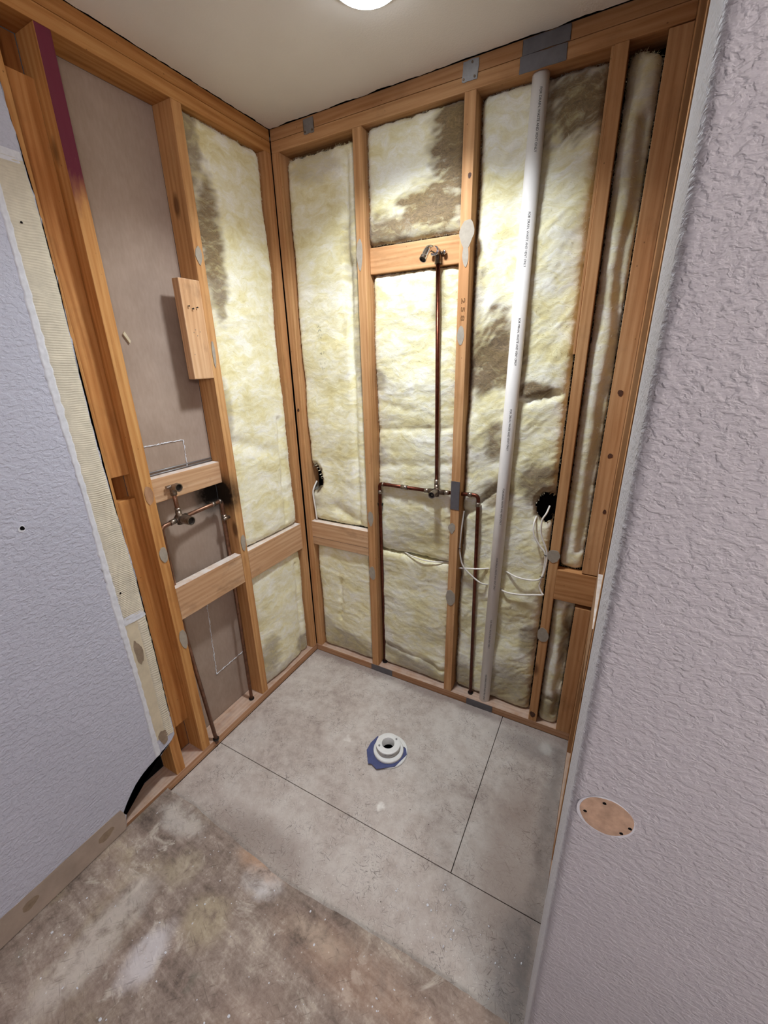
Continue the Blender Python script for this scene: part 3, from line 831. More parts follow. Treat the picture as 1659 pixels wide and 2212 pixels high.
# ------------------------------------------------------------------ insulation batts
def batt(label, plane, u0, u1, z0, z1, rec=0.014, amp=0.011, seed=0, ang=0.0, stains=(), creases=(), holes=(), zbulge=0.0,
         u_in=None, group='insulation batts between studs', step=0.0062, base_dirt=0.0, gap=0.002, topdrop=0.0):
    nu = max(8, int((u1 - u0) / step)); nz_ = max(8, int((z1 - z0) / step))
    sx = seed * 13.7
    ca, sa = math.cos(ang), math.sin(ang)
    V = []; D = []
    N = noise.noise
    for i in range(nz_ + 1):
        tz = i / nz_
        for j in range(nu + 1):
            tu = j / nu
            a = u0 + gap + (0.0035 * abs(N(Vector((sx, (z0 + tz * (z1 - z0)) * 34, 1)))) + 0.004 * abs(N(Vector((sx, tz * (z1 - z0) * 130, 3)))))
            b = u1 - gap - (0.0035 * abs(N(Vector((sx + 9, (z0 + tz * (z1 - z0)) * 34, 1)))) + 0.004 * abs(N(Vector((sx + 9, tz * (z1 - z0) * 130, 3)))))
            u = a + (b - a) * tu
            c = z0 + 0.004 * N(Vector((u * 40, sx, 7))) + 0.003
            d_ = z1 - 0.003 - topdrop * (1 - tu) * 0 + 0.005 * N(Vector((u * 36, sx, 11))) + 0.003 * N(Vector((u * 120, sx, 11))) - topdrop * tu * tu
            z = c + (d_ - c) * tz
            e = min(u - a, b - u); e2 = min(z - c, d_ - z)
            p = Vector(((u * ca + z * sa) * 1.0, (-u * sa + z * ca), sx))
            q = Vector((p.x * 0.55, p.y * 1.5, p.z))
            w1 = N(p * 5.0)
            wr_ = Vector((N(p * 9 + Vector((3, 1, 0))), N(p * 9 + Vector((0, 4, 2))), 0)) * 0.05
            f1 = 1 - abs(N((q + wr_) * 11.0)) * 2
            f2 = 1 - abs(N((q + wr_ * 1.3) * 26.0 + Vector((4, 4, 4)))) * 2
            f3 = N(q * 70.0); f4 = N(p * 160.0)
            f1 = f1 * 0.35 + 0.65 * N((q + wr_) * 8.0 + Vector((5, 2, 0)))
            h = amp * (0.85 * w1 + 0.42 * f1 + 0.07 * f2 + 0.10 * f3 + 0.08 * f4)
            d = rec - h
            d += 0.020 * math.exp(-(e / 0.009)) + 0.016 * math.exp(-(e2 / 0.010))
            for (cu0, cz0, cu1, cz1, wd, dp) in creases:
                vx, vz = cu1 - cu0, cz1 - cz0; LL = vx * vx + vz * vz
                t = max(0, min(1, ((u - cu0) * vx + (z - cz0) * vz) / LL))
                wob = 0.012 * N(Vector((t * 6, sx, 31))) 
                dd = math.hypot(u - cu0 - vx * t + wob, z - cz0 - vz * t + wob)
                d += dp * math.exp(-(dd / wd) ** 2)
            browning = base_dirt
            for (su, sz, ru, rz, st) in stains:
                k = ((u - su) / ru) ** 2 + ((z - sz) / rz) ** 2
                k += 0.55 * N(p * 9.0 + Vector((7, 0, 0))) + 0.5 * N(q * 24.0) + 0.4 * N(q * 60.0)
                q_ = max(0.0, min(1.0, (1.35 - k) / 1.25))
                browning = max(browning, st * q_ * q_ * (3 - 2 * q_))
            browning += 0.30 * max(0.0, 1 - e / 0.014) * (0.5 + N(Vector((u * 30, z * 22, sx))))  # also browns each batt towards its two side edges
            D.append(max(0.0, min(1.0, browning)))
            hole = False
            for (hu, hz, hr, hv) in holes:
                k = ((u - hu) / hr) ** 2 + ((z - hz) / hv) ** 2 + 0.5 * N(Vector((u * 60, z * 60, 3)))
                if k < 1: hole = True
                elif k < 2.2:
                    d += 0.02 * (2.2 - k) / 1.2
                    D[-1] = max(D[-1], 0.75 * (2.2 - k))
            d = max(0.0015, min(d, 0.075))
            V.append((u, z, d, hole))
    W_ = nu + 1
    fs = []
    for i in range(nz_):
        for j in range(nu):
            q4 = (i * W_ + j, i * W_ + j + 1, (i + 1) * W_ + j + 1, (i + 1) * W_ + j)
            if sum(V[k][3] for k in q4) < 2: fs.append(q4)
    # side walls going back
    ring = [j for j in range(W_)] + [i * W_ + nu for i in range(1, nz_ + 1)] + [nz_ * W_ + j for j in range(nu - 1, -1, -1)] + [i * W_ for i in range(nz_ - 1, 0, -1)]
    base = len(V)
    V2 = [(u, z, d) for u, z, d, _ in V] + [(V[k][0], V[k][1], 0.084) for k in ring]
    D2 = D + [D[k] for k in ring]
    nr = len(ring)
    for k in range(nr):
        if V[ring[k]][3] or V[ring[(k + 1) % nr]][3]: continue
        fs.append((ring[k], base + k, base + (k + 1) % nr, ring[(k + 1) % nr]))
    if plane == 'back':
        P = [(u, d, z) for u, z, d in V2]
    else:
        P = [(-d, u, z) for u, z, d in V2]
    cx = sum(p[0] for p in P) / len(P); cy = sum(p[1] for p in P) / len(P)
    P = [(p[0] - cx, p[1] - cy, p[2] - z0) for p in P]
    me = mesh_from(P, fs, smooth=True)
    if not holes:
        bm = bmesh.new(); bm.from_mesh(me); bmesh.ops.recalc_face_normals(bm, faces=bm.faces); bm.to_mesh(me); bm.free()
    at = me.attributes.new('browning', 'FLOAT', 'POINT')
    at.data.foreach_set('value', D2)
    o = obj('insulation_batt', me, M['insul'], None, (cx, cy, z0))
    tag(o, label, 'insulation', group)
    reg(o)
    # loose glass fibres standing off the surface and the torn rim
    rr = random.Random(seed * 7 + 1)
    area = (u1 - u0) * (z1 - z0)
    fv = []; ff = []; fd = []
    def fibre(k, L, out):
        u, z, d = V2[k]
        if k < base and V[k][3]: return
        a = rr.uniform(0, 2 * PI)
        d0 = Vector((math.cos(a), math.sin(a), -rr.uniform(0.1, out))).normalized()
        d1 = (d0 + Vector((rr.uniform(-.7, .7), rr.uniform(-.7, .7), rr.uniform(-.1, .3)))).normalized()
        p0 = Vector((u + rr.uniform(-.003, .003), z + rr.uniform(-.003, .003), d + 0.001)); p1 = p0 + d0 * L * 0.5; p2 = p1 + d1 * L * 0.5
        w = rr.uniform(0.00018, 0.00042)
        sd_ = d0.cross(Vector((0.3, 0.5, 0.8))).normalized() * w
        b0 = len(fv)
        fv.extend((p0 + sd_, p0 - sd_, p1 + sd_, p1 - sd_, p2)); ff.extend(((b0, b0 + 1, b0 + 3, b0 + 2), (b0 + 2, b0 + 3, b0 + 4))); fd.extend([D2[k]] * 5)
    for _ in range(int(area * 9000)):
        fibre(rr.randrange(base), rr.uniform(0.004, 0.013), 0.7)
    for _ in range(int(2 * (u1 - u0 + z1 - z0) * 900)):
        fibre(ring[rr.randrange(nr)], rr.uniform(0.003, 0.011), 0.5)
    if plane == 'back': P = [(p.x - 0, max(p.z, -0.004), p.y) for p in fv]
    else: P = [(-max(p.z, -0.004), p.x, p.y) for p in fv]
    mf = mesh_from(P, ff)
    at = mf.attributes.new('browning', 'FLOAT', 'POINT'); at.data.foreach_set('value', fd)
    fz = obj('loose_fibres', mf, M['insul'], o); fz['kind'] = 'stuff'
    return o

batt('tall yellow batt above the block on the left wall, brown stain along its left edge', 'left', -0.405, -0.040, 0.814, 2.365, seed=1, ang=0.2, rec=0.016,
     stains=((-0.385, 2.28, 0.05, 0.16, 0.65), (-0.35, 2.02, 0.06, 0.20, 0.8), (-0.355, 1.86, 0.04, 0.12, 0.7), (-0.39, 1.42, 0.03, 0.12, 0.4)),
     creases=((-0.12, 0.86, -0.10, 1.35, 0.012, 0.012), (-0.40, 1.30, -0.15, 1.2, 0.03, 0.008)))
batt('short batt under the block at the foot of the left wall', 'left', -0.405, -0.040, 0.038, 0.672, seed=2, ang=-0.4, rec=0.018,
     stains=((-0.33, 0.20, 0.08, 0.12, 0.5), (-0.08, 0.10, 0.08, 0.07, 0.6), (-0.3, 0.06, 0.2, 0.05, 0.4)),
     creases=((-0.10, 0.04, -0.09, 0.6, 0.012, 0.010),))
b_bay1 = batt('tall batt beside the corner with faint ink marks and a dark hole', 'back', 0.041, 0.378, 0.822, 2.345, seed=3, ang=0.1, rec=0.022,
     stains=((0.35, 1.95, 0.05, 0.22, 0.5), (0.365, 1.65, 0.03, 0.3, 0.55), (0.06, 0.98, 0.05, 0.1, 0.35), (0.2, 2.3, 0.15, 0.06, 0.3)),
     creases=((0.315, 0.85, 0.325, 2.3, 0.013, 0.016), (0.20, 0.9, 0.32, 0.84, 0.03, 0.015), (0.27, 1.7, 0.33, 1.95, 0.02, 0.01)),
     holes=((0.068, 1.045, 0.037, 0.060),))
batt('short batt under the pale block beside the corner', 'back', 0.041, 0.378, 0.038, 0.689, seed=4, ang=-0.3, rec=0.020,
     stains=((0.2, 0.10, 0.2, 0.09, 0.55), (0.07, 0.16, 0.06, 0.1, 0.4)), creases=((0.17, 0.25, 0.19, 0.5, 0.012, 0.012),))
batt('batt above the shower arm block, wide brown stain across it', 'back', 0.417, 0.789, 2.003, 2.365, seed=5, ang=0.15, rec=0.018,
     stains=((0.755, 2.25, 0.09, 0.22, 1.0), (0.68, 2.10, 0.17, 0.085, 1.0), (0.52, 2.05, 0.20, 0.06, 0.75), (0.62, 2.02, 0.3, 0.04, 0.55)))
batt('bright batt behind the long copper shower riser', 'back', 0.417, 0.789, 0.722, 1.910, seed=6, ang=0.05, rec=0.040, amp=0.014,
     stains=((0.43, 1.52, 0.05, 0.05, 0.45), (0.43, 1.18, 0.05, 0.06, 0.35), (0.62, 0.83, 0.22, 0.10, 0.25)),
     creases=((0.42, 1.30, 0.79, 1.33, 0.014, 0.005), (0.42, 1.14, 0.79, 1.18, 0.02, 0.005), (0.42, 1.42, 0.6, 1.39, 0.016, 0.004)))
batt('lower batt between the shower studs under a torn seam', 'back', 0.417, 0.789, 0.038, 0.716, seed=7, ang=-0.15, rec=0.034, amp=0.013,
     stains=((0.62, 0.08, 0.22, 0.08, 0.55), (0.48, 0.13, 0.08, 0.06, 0.5), (0.7, 0.30, 0.1, 0.05, 0.3)),
     creases=((0.45, 0.17, 0.77, 0.12, 0.012, 0.014),))
batt('tall batt behind the white drain pipe, dark brown blotch beside it', 'back', 0.827, 1.190, 0.038, 2.365, seed=8, ang=0.75, rec=0.046, amp=0.016,
     stains=((0.93, 1.62, 0.10, 0.16, 0.95), (0.87, 1.52, 0.08, 0.10, 0.8), (0.945, 1.30, 0.05, 0.09, 0.75), (0.95, 1.08, 0.09, 0.07, 0.75),
             (1.10, 2.30, 0.11, 0.12, 0.85), (1.08, 1.48, 0.06, 0.03, 0.8), (1.12, 1.15, 0.08, 0.09, 0.7), (1.10, 0.12, 0.13, 0.13, 0.5),
             (1.16, 0.42, 0.05, 0.10, 0.6), (0.85, 1.75, 0.03, 0.2, 0.5), (0.86, 0.10, 0.06, 0.12, 0.5)),
     creases=((0.83, 0.96, 1.0, 1.12, 0.014, 0.016), (1.05, 1.44, 1.16, 1.47, 0.015, 0.014), (0.84, 0.98, 0.835, 0.66, 0.012, 0.014)),
     holes=((1.163, 1.048, 0.036, 0.056),))
batt('narrow curled batt above the short block at the far right', 'back', 1.234, 1.3185, 0.818, 2.352, seed=9, ang=1.3, rec=0.020, amp=0.010, topdrop=0.02,
     stains=((1.30, 2.1, 0.05, 0.3, 0.35), (1.31, 1.35, 0.04, 0.5, 0.3), (1.25, 2.3, 0.03, 0.1, 0.4)),
     creases=((1.303, 0.9, 1.297, 2.2, 0.014, 0.018),))
batt('narrow batt below the short block at the far right', 'back', 1.234, 1.3155, 0.030, 0.683, seed=10, ang=1.2, rec=0.016, amp=0.010,
     stains=((1.30, 0.50, 0.03, 0.16, 0.65), (1.27, 0.14, 0.05, 0.08, 0.5)), creases=((1.301, 0.1, 1.298, 0.65, 0.012, 0.025), (1.24, 0.18, 1.31, 0.17, 0.008, 0.01)))

# faint smudged ink on the corner batt
rnd = random.Random(3)
bm = bmesh.new()
for (u0, z0, du, dz, cnt) in ((0.168, 1.735, 0.012, 0.004, 5), (0.170, 1.705, 0.014, 0.016, 9), (0.178, 1.628, 0.012, 0.005, 5), (0.180, 1.575, 0.012, 0.008, 6)):
    for k in range(cnt):
        a = Vector((u0 + rnd.uniform(-du, du), 0.004, z0 + rnd.uniform(-dz, dz)))
        b = a + Vector((rnd.uniform(-.004, .004), 0, rnd.uniform(-.009, .009)))
        tube_into(bm, [a, b], 0.0007, 4)
o = obj('ink_marks', bm_mesh(bm), M['ink'], b_bay1); o['kind'] = 'stuff'

# ------------------------------------------------------------------ PVC vent pipe
P0 = Vector((0.986, 0.032, 0.030)); P1 = Vector((1.008, 0.032, 2.372))
pv = thing('drain_pipe', 'white plastic drain and vent pipe running floor to ceiling', 'pipe', tuple(P0))
RP = 0.0245
tube('pipe_body', [P0, P0.lerp(P1, .5), P1], RP, M['pvc'], pv, 32, smooth=False)
ax = (P1 - P0).normalized()
crv = bpy.data.curves.new('txt', 'FONT'); crv.body = 'FOR DRAIN, WASTE AND VENT ONLY'; crv.size = 0.0098
crv.fill_mode = 'FRONT'; crv.resolution_u = 3
to = bpy.data.objects.new('txt', crv); COL.objects.link(to)
bpy.context.view_layer.update()
dg = bpy.context.evaluated_depsgraph_get()
tm = bpy.data.meshes.new_from_object(to.evaluated_get(dg))
tv = [v.co.copy() for v in tm.vertices]; tf = [tuple(p.vertices) for p in tm.polygons]
bpy.data.objects.remove(to); bpy.data.curves.remove(crv)
wid = max(v.x for v in tv)
sc = 0.153 / wid
for k in range(8):
    zs_ = 2.327 - 0.3035 * k
    if k == 7: zs_ = 0.203
    vs = []
    th0 = -PI / 2 + 0.32 - 0.02 * k
    for v in tv:
        zz = zs_ - v.x * sc
        c = P0 + ax * ((zz - P0.z) / ax.z)
        th = th0 + (v.y - 0.0035) / RP
        vs.append((c.x + (RP + 0.00025) * math.cos(th), c.y + (RP + 0.00025) * math.sin(th), zz))
    obj('lettering', mesh_from(vs, tf), M['ink'], pv)

# ------------------------------------------------------------------ shower plumbing on the back wall
RC = 0.0080
sh = thing('shower_plumbing', 'copper shower riser and mixing valve with chrome arm on back wall', 'plumbing', (0.715, 0.02, 0.03))
yv = 0.022
tube('riser_pipe', [(0.718, yv, 1.075), (0.704, yv - 0.002, 1.935)], RC, M['copper'], sh, smooth=False)
tube('supply_pipe', elbow_path([(0.700, yv, 1.0595), (0.4345, yv + 0.008, 1.060), (0.431, 0.046, 0.036)], 0.016), RC, M['copper'], sh, smooth=False)
tube('supply_pipe', elbow_path([(0.736, yv, 1.061), (0.899, yv + 0.006, 1.066), (0.916, 0.036, 0.036)], 0.020), RC, M['copper'], sh, smooth=False)
for a, b in (((0.450, yv + 0.007, 1.060), (0.458, yv + 0.007, 1.060)), ((0.548, yv + 0.004, 1.060), (0.580, yv + 0.003, 1.060)),
             ((0.855, yv + 0.004, 1.065), (0.872, yv + 0.005, 1.0655)), ((0.8995, yv + 0.007, 1.036), (0.900, yv + 0.007, 1.018)),
             ((0.4345, 0.032, 1.028), (0.4345, 0.032, 1.012)), ((0.663, yv, 1.0595), (0.682, yv, 1.0597)), ((0.752, yv, 1.0615), (0.775, yv + 0.001, 1.062)),
             ((0.7175, yv, 1.085), (0.717, yv, 1.115))):
    tube('coupling', [a, b], RC + 0.0022, M['solder'], sh, smooth=False)
bm = bmesh.new()
tube_into(bm, [(0.682, yv, 1.0595), (0.754, yv, 1.0612)], [0.0115, 0.0115], 14)
tube_into(bm, [(0.718, yv, 1.040), (0.718, yv, 1.092)], [0.0115, 0.0105], 14)
tube_into(bm, [(0.718, yv + 0.010, 1.0605), (0.718, yv - 0.012, 1.0605)], [0.017, 0.019], 16)
vb = reg(obj('valve_body', bm_mesh(bm), M['brass_dark'], sh))
bm = bmesh.new()
hollow(bm, (0.7175, yv - 0.010, 1.0605), (-0.03, -1, -0.04), [(0, 0.0125), (0.006, 0.0148), (0.043, 0.0148), (0.043, 0.0122), (0.020, 0.0118)])
obj('valve_stem_tube', bm_mesh(bm), M['solder'], vb)
tube('stem_mouth', [(0.716, yv - 0.044, 1.0588), (0.716, yv - 0.040, 1.059)], 0.0118, M['black_plastic'], vb, smooth=False)  # black disc painted in for the shade inside the open stem
tube('stem_tip', [(0.716, yv - 0.040, 1.0585), (0.716, yv - 0.047, 1.0585)], 0.003, M['solder'], vb, smooth=False)
# drop-ear elbow and chrome arm
bm = bmesh.new()
tube_into(bm, elbow_path([(0.704, yv - 0.002, 1.915), (0.7035, yv - 0.002, 1.951), (0.7035, yv - 0.030, 1.951)], 0.012), 0.0125, 14)
tube_into(bm, [(0.683, 0.030, 1.949), (0.727, 0.030, 1.949)], [0.006, 0.006], 10)
el = reg(obj('drop_ear_elbow', bm_mesh(bm), M['brass_dark'], sh))
for dx in (-0.021, 0.0235):
    tube('mounting_screw', [(0.7035 + dx, 0.031, 1.949), (0.7035 + dx, 0.018, 1.949), (0.7035 + dx, 0.0155, 1.949)], [0.0065, 0.0075, 0.004], M['chrome'], el, 12, smooth=False)
bm = bmesh.new()
tube_into(bm, elbow_path([(0.7035, yv - 0.026, 1.951), (0.7005, -0.062, 1.952), (0.694, -0.094, 1.912)], 0.022), 0.0112, 20, caps=False)
tube_into(bm, [(0.7035, -0.004, 1.951), (0.703, -0.012, 1.951)], 0.0145, 16)
hollow(bm, (0.6952, -0.0885, 1.919), (-0.0065, -0.032, -0.040), [(-0.004, 0.0110), (0.0, 0.0126), (0.010, 0.0126), (0.010, 0.0102), (0.0, 0.0100)])
obj('shower_arm', bm_mesh(bm), M['chrome'], sh)
tube('arm_mouth', [(0.6944, -0.0925, 1.9140), (0.6948, -0.0905, 1.9165)], 0.0102, M['black_plastic'], sh, smooth=False)  # black disc in place of the shade inside the arm's end
tube('pipe_clamp', [(0.4175, 0.040, 0.957), (0.446, 0.040, 0.957)], 0.0055, M['black_plastic'], sh, 10, smooth=False)
tube('pipe_clip', [(0.4325, 0.036, 0.950), (0.4325, 0.036, 0.964)], 0.0115, M['black_plastic'], sh, 14, smooth=False)
tube('pipe_collar', [(0.431, 0.0462, 0.0375), (0.431, 0.0462, 0.044)], 0.015, M['black_plastic'], sh, 14, smooth=False)
tube('pipe_collar', [(0.916, 0.036, 0.0375), (0.916, 0.036, 0.044)], 0.013, M['black_plastic'], sh, 14, smooth=False)

# ------------------------------------------------------------------ plumbing in the left wall
lp = thing('valve_plumbing', 'tarnished copper mixing valve and pipes inside left wall', 'plumbing', (-0.03, -0.64, 0.03))
xv = -0.022
tube('spout_pipe', [(xv - 0.008, -0.672, 1.062), (xv - 0.010, -0.674, 1.175)], RC, M['copper_tan'], lp, smooth=False)
tube('supply_pipe', elbow_path([(xv - 0.008, -0.655, 1.058), (xv - 0.024, -0.462, 1.060), (xv - 0.008, -0.490, 0.036)], 0.016), RC, M['copper_tan'], lp, smooth=False)
tube('supply_pipe', elbow_path([(xv - 0.008, -0.680, 1.056), (xv - 0.010, -0.748, 1.048), (xv - 0.01, -0.749, 0.60), (0.004, -0.735, 0.020)], 0.016), RC, M['copper_tan'], lp, smooth=False)
for a, b in (((xv - 0.022, -0.500, 1.0595), (xv - 0.0215, -0.515, 1.0595)), ((xv - 0.023, -0.478, 1.060), (xv - 0.0235, -0.468, 1.060)),
             ((xv - 0.010, -0.640, 1.058), (xv - 0.009, -0.655, 1.058)), ((xv - 0.008, -0.690, 1.055), (xv - 0.009, -0.712, 1.052)),
             ((xv - 0.008, -0.673, 1.088), (xv - 0.008, -0.673, 1.100)), ((xv - 0.02, -0.464, 1.000), (xv - 0.02, -0.4645, 0.985))):
    tube('coupling', [a, b], RC + 0.0024, M['solder'], lp, smooth=False)
tube('pipe_clip', [(xv - 0.012, -0.480, 0.985), (xv - 0.012, -0.446, 0.985)], 0.007, M['solder'], lp, 10, smooth=False)
bm = bmesh.new()
tube_into(bm, [(xv - 0.008, -0.644, 1.058), (xv - 0.008, -0.690, 1.056)], [0.0115, 0.0115], 14)
tube_into(bm, [(xv - 0.008, -0.672, 1.036), (xv - 0.008, -0.673, 1.088)], [0.012, 0.0105], 14)
tube_into(bm, [(xv - 0.020, -0.670, 1.057), (xv + 0.008, -0.670, 1.057)], [0.017, 0.019], 16)
vb = reg(obj('valve_body', bm_mesh(bm), M['brass_dark'], lp))
bm = bmesh.new()
hollow(bm, (xv + 0.006, -0.670, 1.057), (1, 0.05, -0.03), [(0, 0.0145), (0.006, 0.0165), (0.046, 0.0165), (0.046, 0.0140), (0.02, 0.0135)])
obj('valve_stem_tube', bm_mesh(bm), M['solder'], vb)
tube('stem_mouth', [(xv + 0.044, -0.6685, 1.0558), (xv + 0.040, -0.6685, 1.056)], 0.0136, M['black_plastic'], vb, smooth=False)  # black disc painted in for the shade inside this open stem
bm = bmesh.new()
tube_into(bm, elbow_path([(xv - 0.010, -0.674, 1.150), (xv - 0.010, -0.674, 1.180), (xv + 0.012, -0.672, 1.181)], 0.011), 0.0115, 14)
tube_into(bm, [(xv - 0.012, -0.698, 1.183), (xv - 0.012, -0.650, 1.183)], [0.006, 0.006], 10)
hollow(bm, (xv + 0.006, -0.672, 1.181), (1, 0.0, 0.0), [(0, 0.0125), (0.004, 0.0150), (0.018, 0.0150), (0.018, 0.0118), (0.004, 0.0112)])
obj('spout_elbow', bm_mesh(bm), M['solder'], lp)
tube('elbow_mouth', [(xv + 0.0175, -0.672, 1.181), (xv + 0.0140, -0.672, 1.181)], 0.0114, M['black_plastic'], lp, smooth=False)  # black disc in place of the shade inside the open elbow
tube('pipe_collar', [(0.003, -0.7355, 0.0385), (0.003, -0.7355, 0.046)], 0.013, M['black_plastic'], lp, 12, smooth=False)
tube('pipe_collar', [(xv - 0.008, -0.490, 0.0385), (xv - 0.008, -0.490, 0.043)], 0.013, M['black_plastic'], lp, 12, smooth=False)

# ------------------------------------------------------------------ cables
CG = 'white electrical cables'
def cable(label, pts, r=0.0036):
    o = tube('electrical_cable', pts, r, M['cable'], None, 8)
    return tag(o, label, 'cable', CG)
cable('white cable from the right hole, sagging across the bay behind the drain pipe',
      [(1.172, 0.060, 1.05), (1.167, 0.030, 1.030), (1.155, 0.020, 1.000), (1.158, 0.018, 0.945), (1.180, 0.014, 0.895), (1.190, 0.012, 0.86), (1.188, 0.013, 0.80), (1.176, 0.016, 0.755),
       (1.142, 0.022, 0.735), (1.08, 0.026, 0.733), (1.0, 0.060, 0.737), (0.92, 0.026, 0.733), (0.86, 0.026, 0.722), (0.829, 0.030, 0.715)])
cable('white cable dropping along stud then sagging lower across the bay',
      [(0.838, 0.040, 0.985), (0.837, 0.025, 0.93), (0.834, 0.020, 0.86), (0.834, 0.020, 0.80), (0.850, 0.022, 0.735), (0.89, 0.024, 0.695), (0.94, 0.026, 0.665),
       (0.985, 0.062, 0.652), (1.04, 0.028, 0.650), (1.10, 0.024, 0.655), (1.16, 0.020, 0.672), (1.194, 0.016, 0.683)])
cable('second white cable looping out of the insulation beside right stud',
      [(1.128, 0.060, 1.000), (1.125, 0.030, 0.975), (1.132, 0.020, 0.935), (1.158, 0.018, 0.895), (1.182, 0.014, 0.865), (1.1835, 0.018, 0.80), (1.178, 0.019, 0.745), (1.174, 0.022, 0.715), (1.186, 0.018, 0.690), (1.194, 0.014, 0.684)])
cable('white cable hanging out of the hole beside the corner',
      [(0.050, 0.060, 1.02), (0.050, 0.030, 0.99), (0.049, 0.022, 0.965), (0.053, 0.020, 0.93), (0.058, 0.020, 0.88), (0.060, 0.022, 0.825)], 0.0042)
cable('short white cable lying in the torn seam between batts',
      [(0.55, 0.055, 0.724), (0.60, 0.034, 0.722), (0.66, 0.026, 0.719), (0.72, 0.034, 0.719), (0.77, 0.06, 0.718)], 0.003)
# cable ties holding the pair together
for z, x in ((0.862, 1.186), (0.765, 1.180)):
    o = tube('cable_tie', [(x - 0.009, 0.0135, z), (x, 0.009, z), (x + 0.009, 0.0125, z)], 0.0014, M['black_plastic'], None, 6)
    tag(o, 'tiny black tie round the cables beside the %s' % ('grey adhesive dab' if z > 0.8 else 'lower cable bend'), 'cable tie', 'black cable ties')
for z, x in ((0.818, 0.834),):
    o = tube('cable_tie', [(x - 0.007, 0.017, z), (x, 0.0145, z), (x + 0.006, 0.017, z)], 0.0014, M['black_plastic'], None, 6)
    tag(o, 'tiny black staple over the cable on the stud right of the riser', 'cable tie', 'black cable ties')

# ------------------------------------------------------------------ metal nail plates
def plate_back(label, x0, x1, z0, z1, mat, y=-0.0003, th=0.0016, seed=0, skew=0.0, nails=(), wavy=0.0015):
    rr = random.Random(seed)
    pts = []
    corners = [(x0, z0), (x1, z0), (x1 + skew, z1), (x0 + skew, z1)]
    for (a, b) in zip(corners, corners[1:] + corners[:1]):
        for i in range(5):
            t = i / 5
            pts.append((a[0] + (b[0] - a[0]) * t + rr.uniform(-wavy, wavy), y, a[1] + (b[1] - a[1]) * t + rr.uniform(-wavy, wavy)))
    me_o = flat_poly('nail_plate', pts, (0, -1, 0), th, mat)
    tag(me_o, label, 'plate', 'metal nail plates')
    reg(me_o)
    for nx, nz_ in nails:
        tube('nail', [(nx, y - th + 0.0004, nz_), (nx, y - th - 0.0012, nz_)], 0.0035, M['brass_dark'], me_o, 10, smooth=False)
    return me_o
plate_back('small galvanised strap on the top plates nearest the corner', 0.168, 0.213, 2.390, 2.436, M['galv'], seed=1, nails=((0.174, 2.397), (0.206, 2.398)))
plate_back('galvanised strap with nail heads above the second stud of the shower bay', 0.777, 0.826, 2.388, 2.437, M['galv'], seed=2, skew=0.005, nails=((0.784, 2.395), (0.818, 2.395), (0.81, 2.43)))
plate_back('wide grey plate on the lower top plate above the drain pipe', 0.952, 1.078, 2.364, 2.402, M['steel_dark'], seed=3, wavy=0.001)
plate_back('wide grey plate on the upper top plate, just under the ceiling', 0.957, 1.084, 2.404, 2.439, M['steel_dark'], seed=4, wavy=0.001)
plate_back('upright grey plate covering the pipe hole in the stud', 0.7905, 0.8275, 0.999, 1.122, M['steel_dark'], seed=5, wavy=0.0005)
plate_back('dark plate on the bottom plate below the left supply pipe', 0.371, 0.498, 0.002, 0.037, M['steel_dark'], seed=6, wavy=0.0005)
plate_back('dark plate on the bottom plate below the white drain pipe', 0.908, 1.034, 0.002, 0.037, M['steel_dark'], seed=7, wavy=0.0005)

# pencilled note on the stud right of the riser
crv = bpy.data.curves.new('txt', 'FONT'); crv.body = '2 5 8'; crv.size = 0.019; crv.fill_mode = 'NONE'; crv.bevel_depth = 0.0004
to = bpy.data.objects.new('txt', crv); COL.objects.link(to); bpy.context.view_layer.update()
tm = bpy.data.meshes.new_from_object(to.evaluated_get(bpy.context.evaluated_depsgraph_get()))
vs = [(0.804 + v.co.y, -0.0008, 1.795 - v.co.x * 1.9) for v in tm.vertices]
tf2 = [tuple(p.vertices) for p in tm.polygons]
bpy.data.objects.remove(to); bpy.data.curves.remove(crv)
obj('pencil_note', mesh_from(vs, tf2), M['pencil'], s3)

# ------------------------------------------------------------------ shower drain in the floor
dc = Vector((0.694, -0.415, 0))
dr = thing('shower_drain', 'white round shower drain with blue liner scraps set in floor', 'drain', tuple(dc))
def lathe(prof, c, segs=40):
    bm = bmesh.new()
    rings = []
    for r, z in prof:
        rings.append([bm.verts.new((c.x + r * math.cos(2 * PI * k / segs), c.y + r * math.sin(2 * PI * k / segs), c.z + z)) for k in range(segs)])
    for i in range(len(rings) - 1):
        for k in range(segs):
            bm.faces.new((rings[i][k], rings[i][(k + 1) % segs], rings[i + 1][(k + 1) % segs], rings[i + 1][k]))
    return bm
def lathe_obj(name, prof, c, mat, parent, segs=40):
    o = obj(name, bm_mesh(lathe(prof, c, segs), smooth=True), mat, parent)
    e = o.modifiers.new('es', 'EDGE_SPLIT'); e.split_angle = 0.6
    return o
lathe_obj('base_flange', [(0.03, 0.001), (0.084, 0.001), (0.085, 0.003), (0.083, 0.006), (0.050, 0.0075), (0.03, 0.0075)], dc + Vector((-0.004, 0.004, 0)), M['drain_white'], dr)
lathe_obj('clamp_ring', [(0.034, 0.009), (0.062, 0.009), (0.065, 0.011), (0.065, 0.019), (0.062, 0.022), (0.048, 0.022), (0.046, 0.018), (0.034, 0.018)], dc, M['drain_white'], dr)
cap = reg(lathe_obj('drain_disc', [(0.0255, 0.000), (0.0265, 0.046), (0.0275, 0.048), (0.049, 0.048), (0.0525, 0.0465), (0.0525, 0.0395), (0.050, 0.038), (0.036, 0.037), (0.034, 0.012)],
          dc + Vector((-0.003, 0.004, 0)), M['drain_white'], dr))
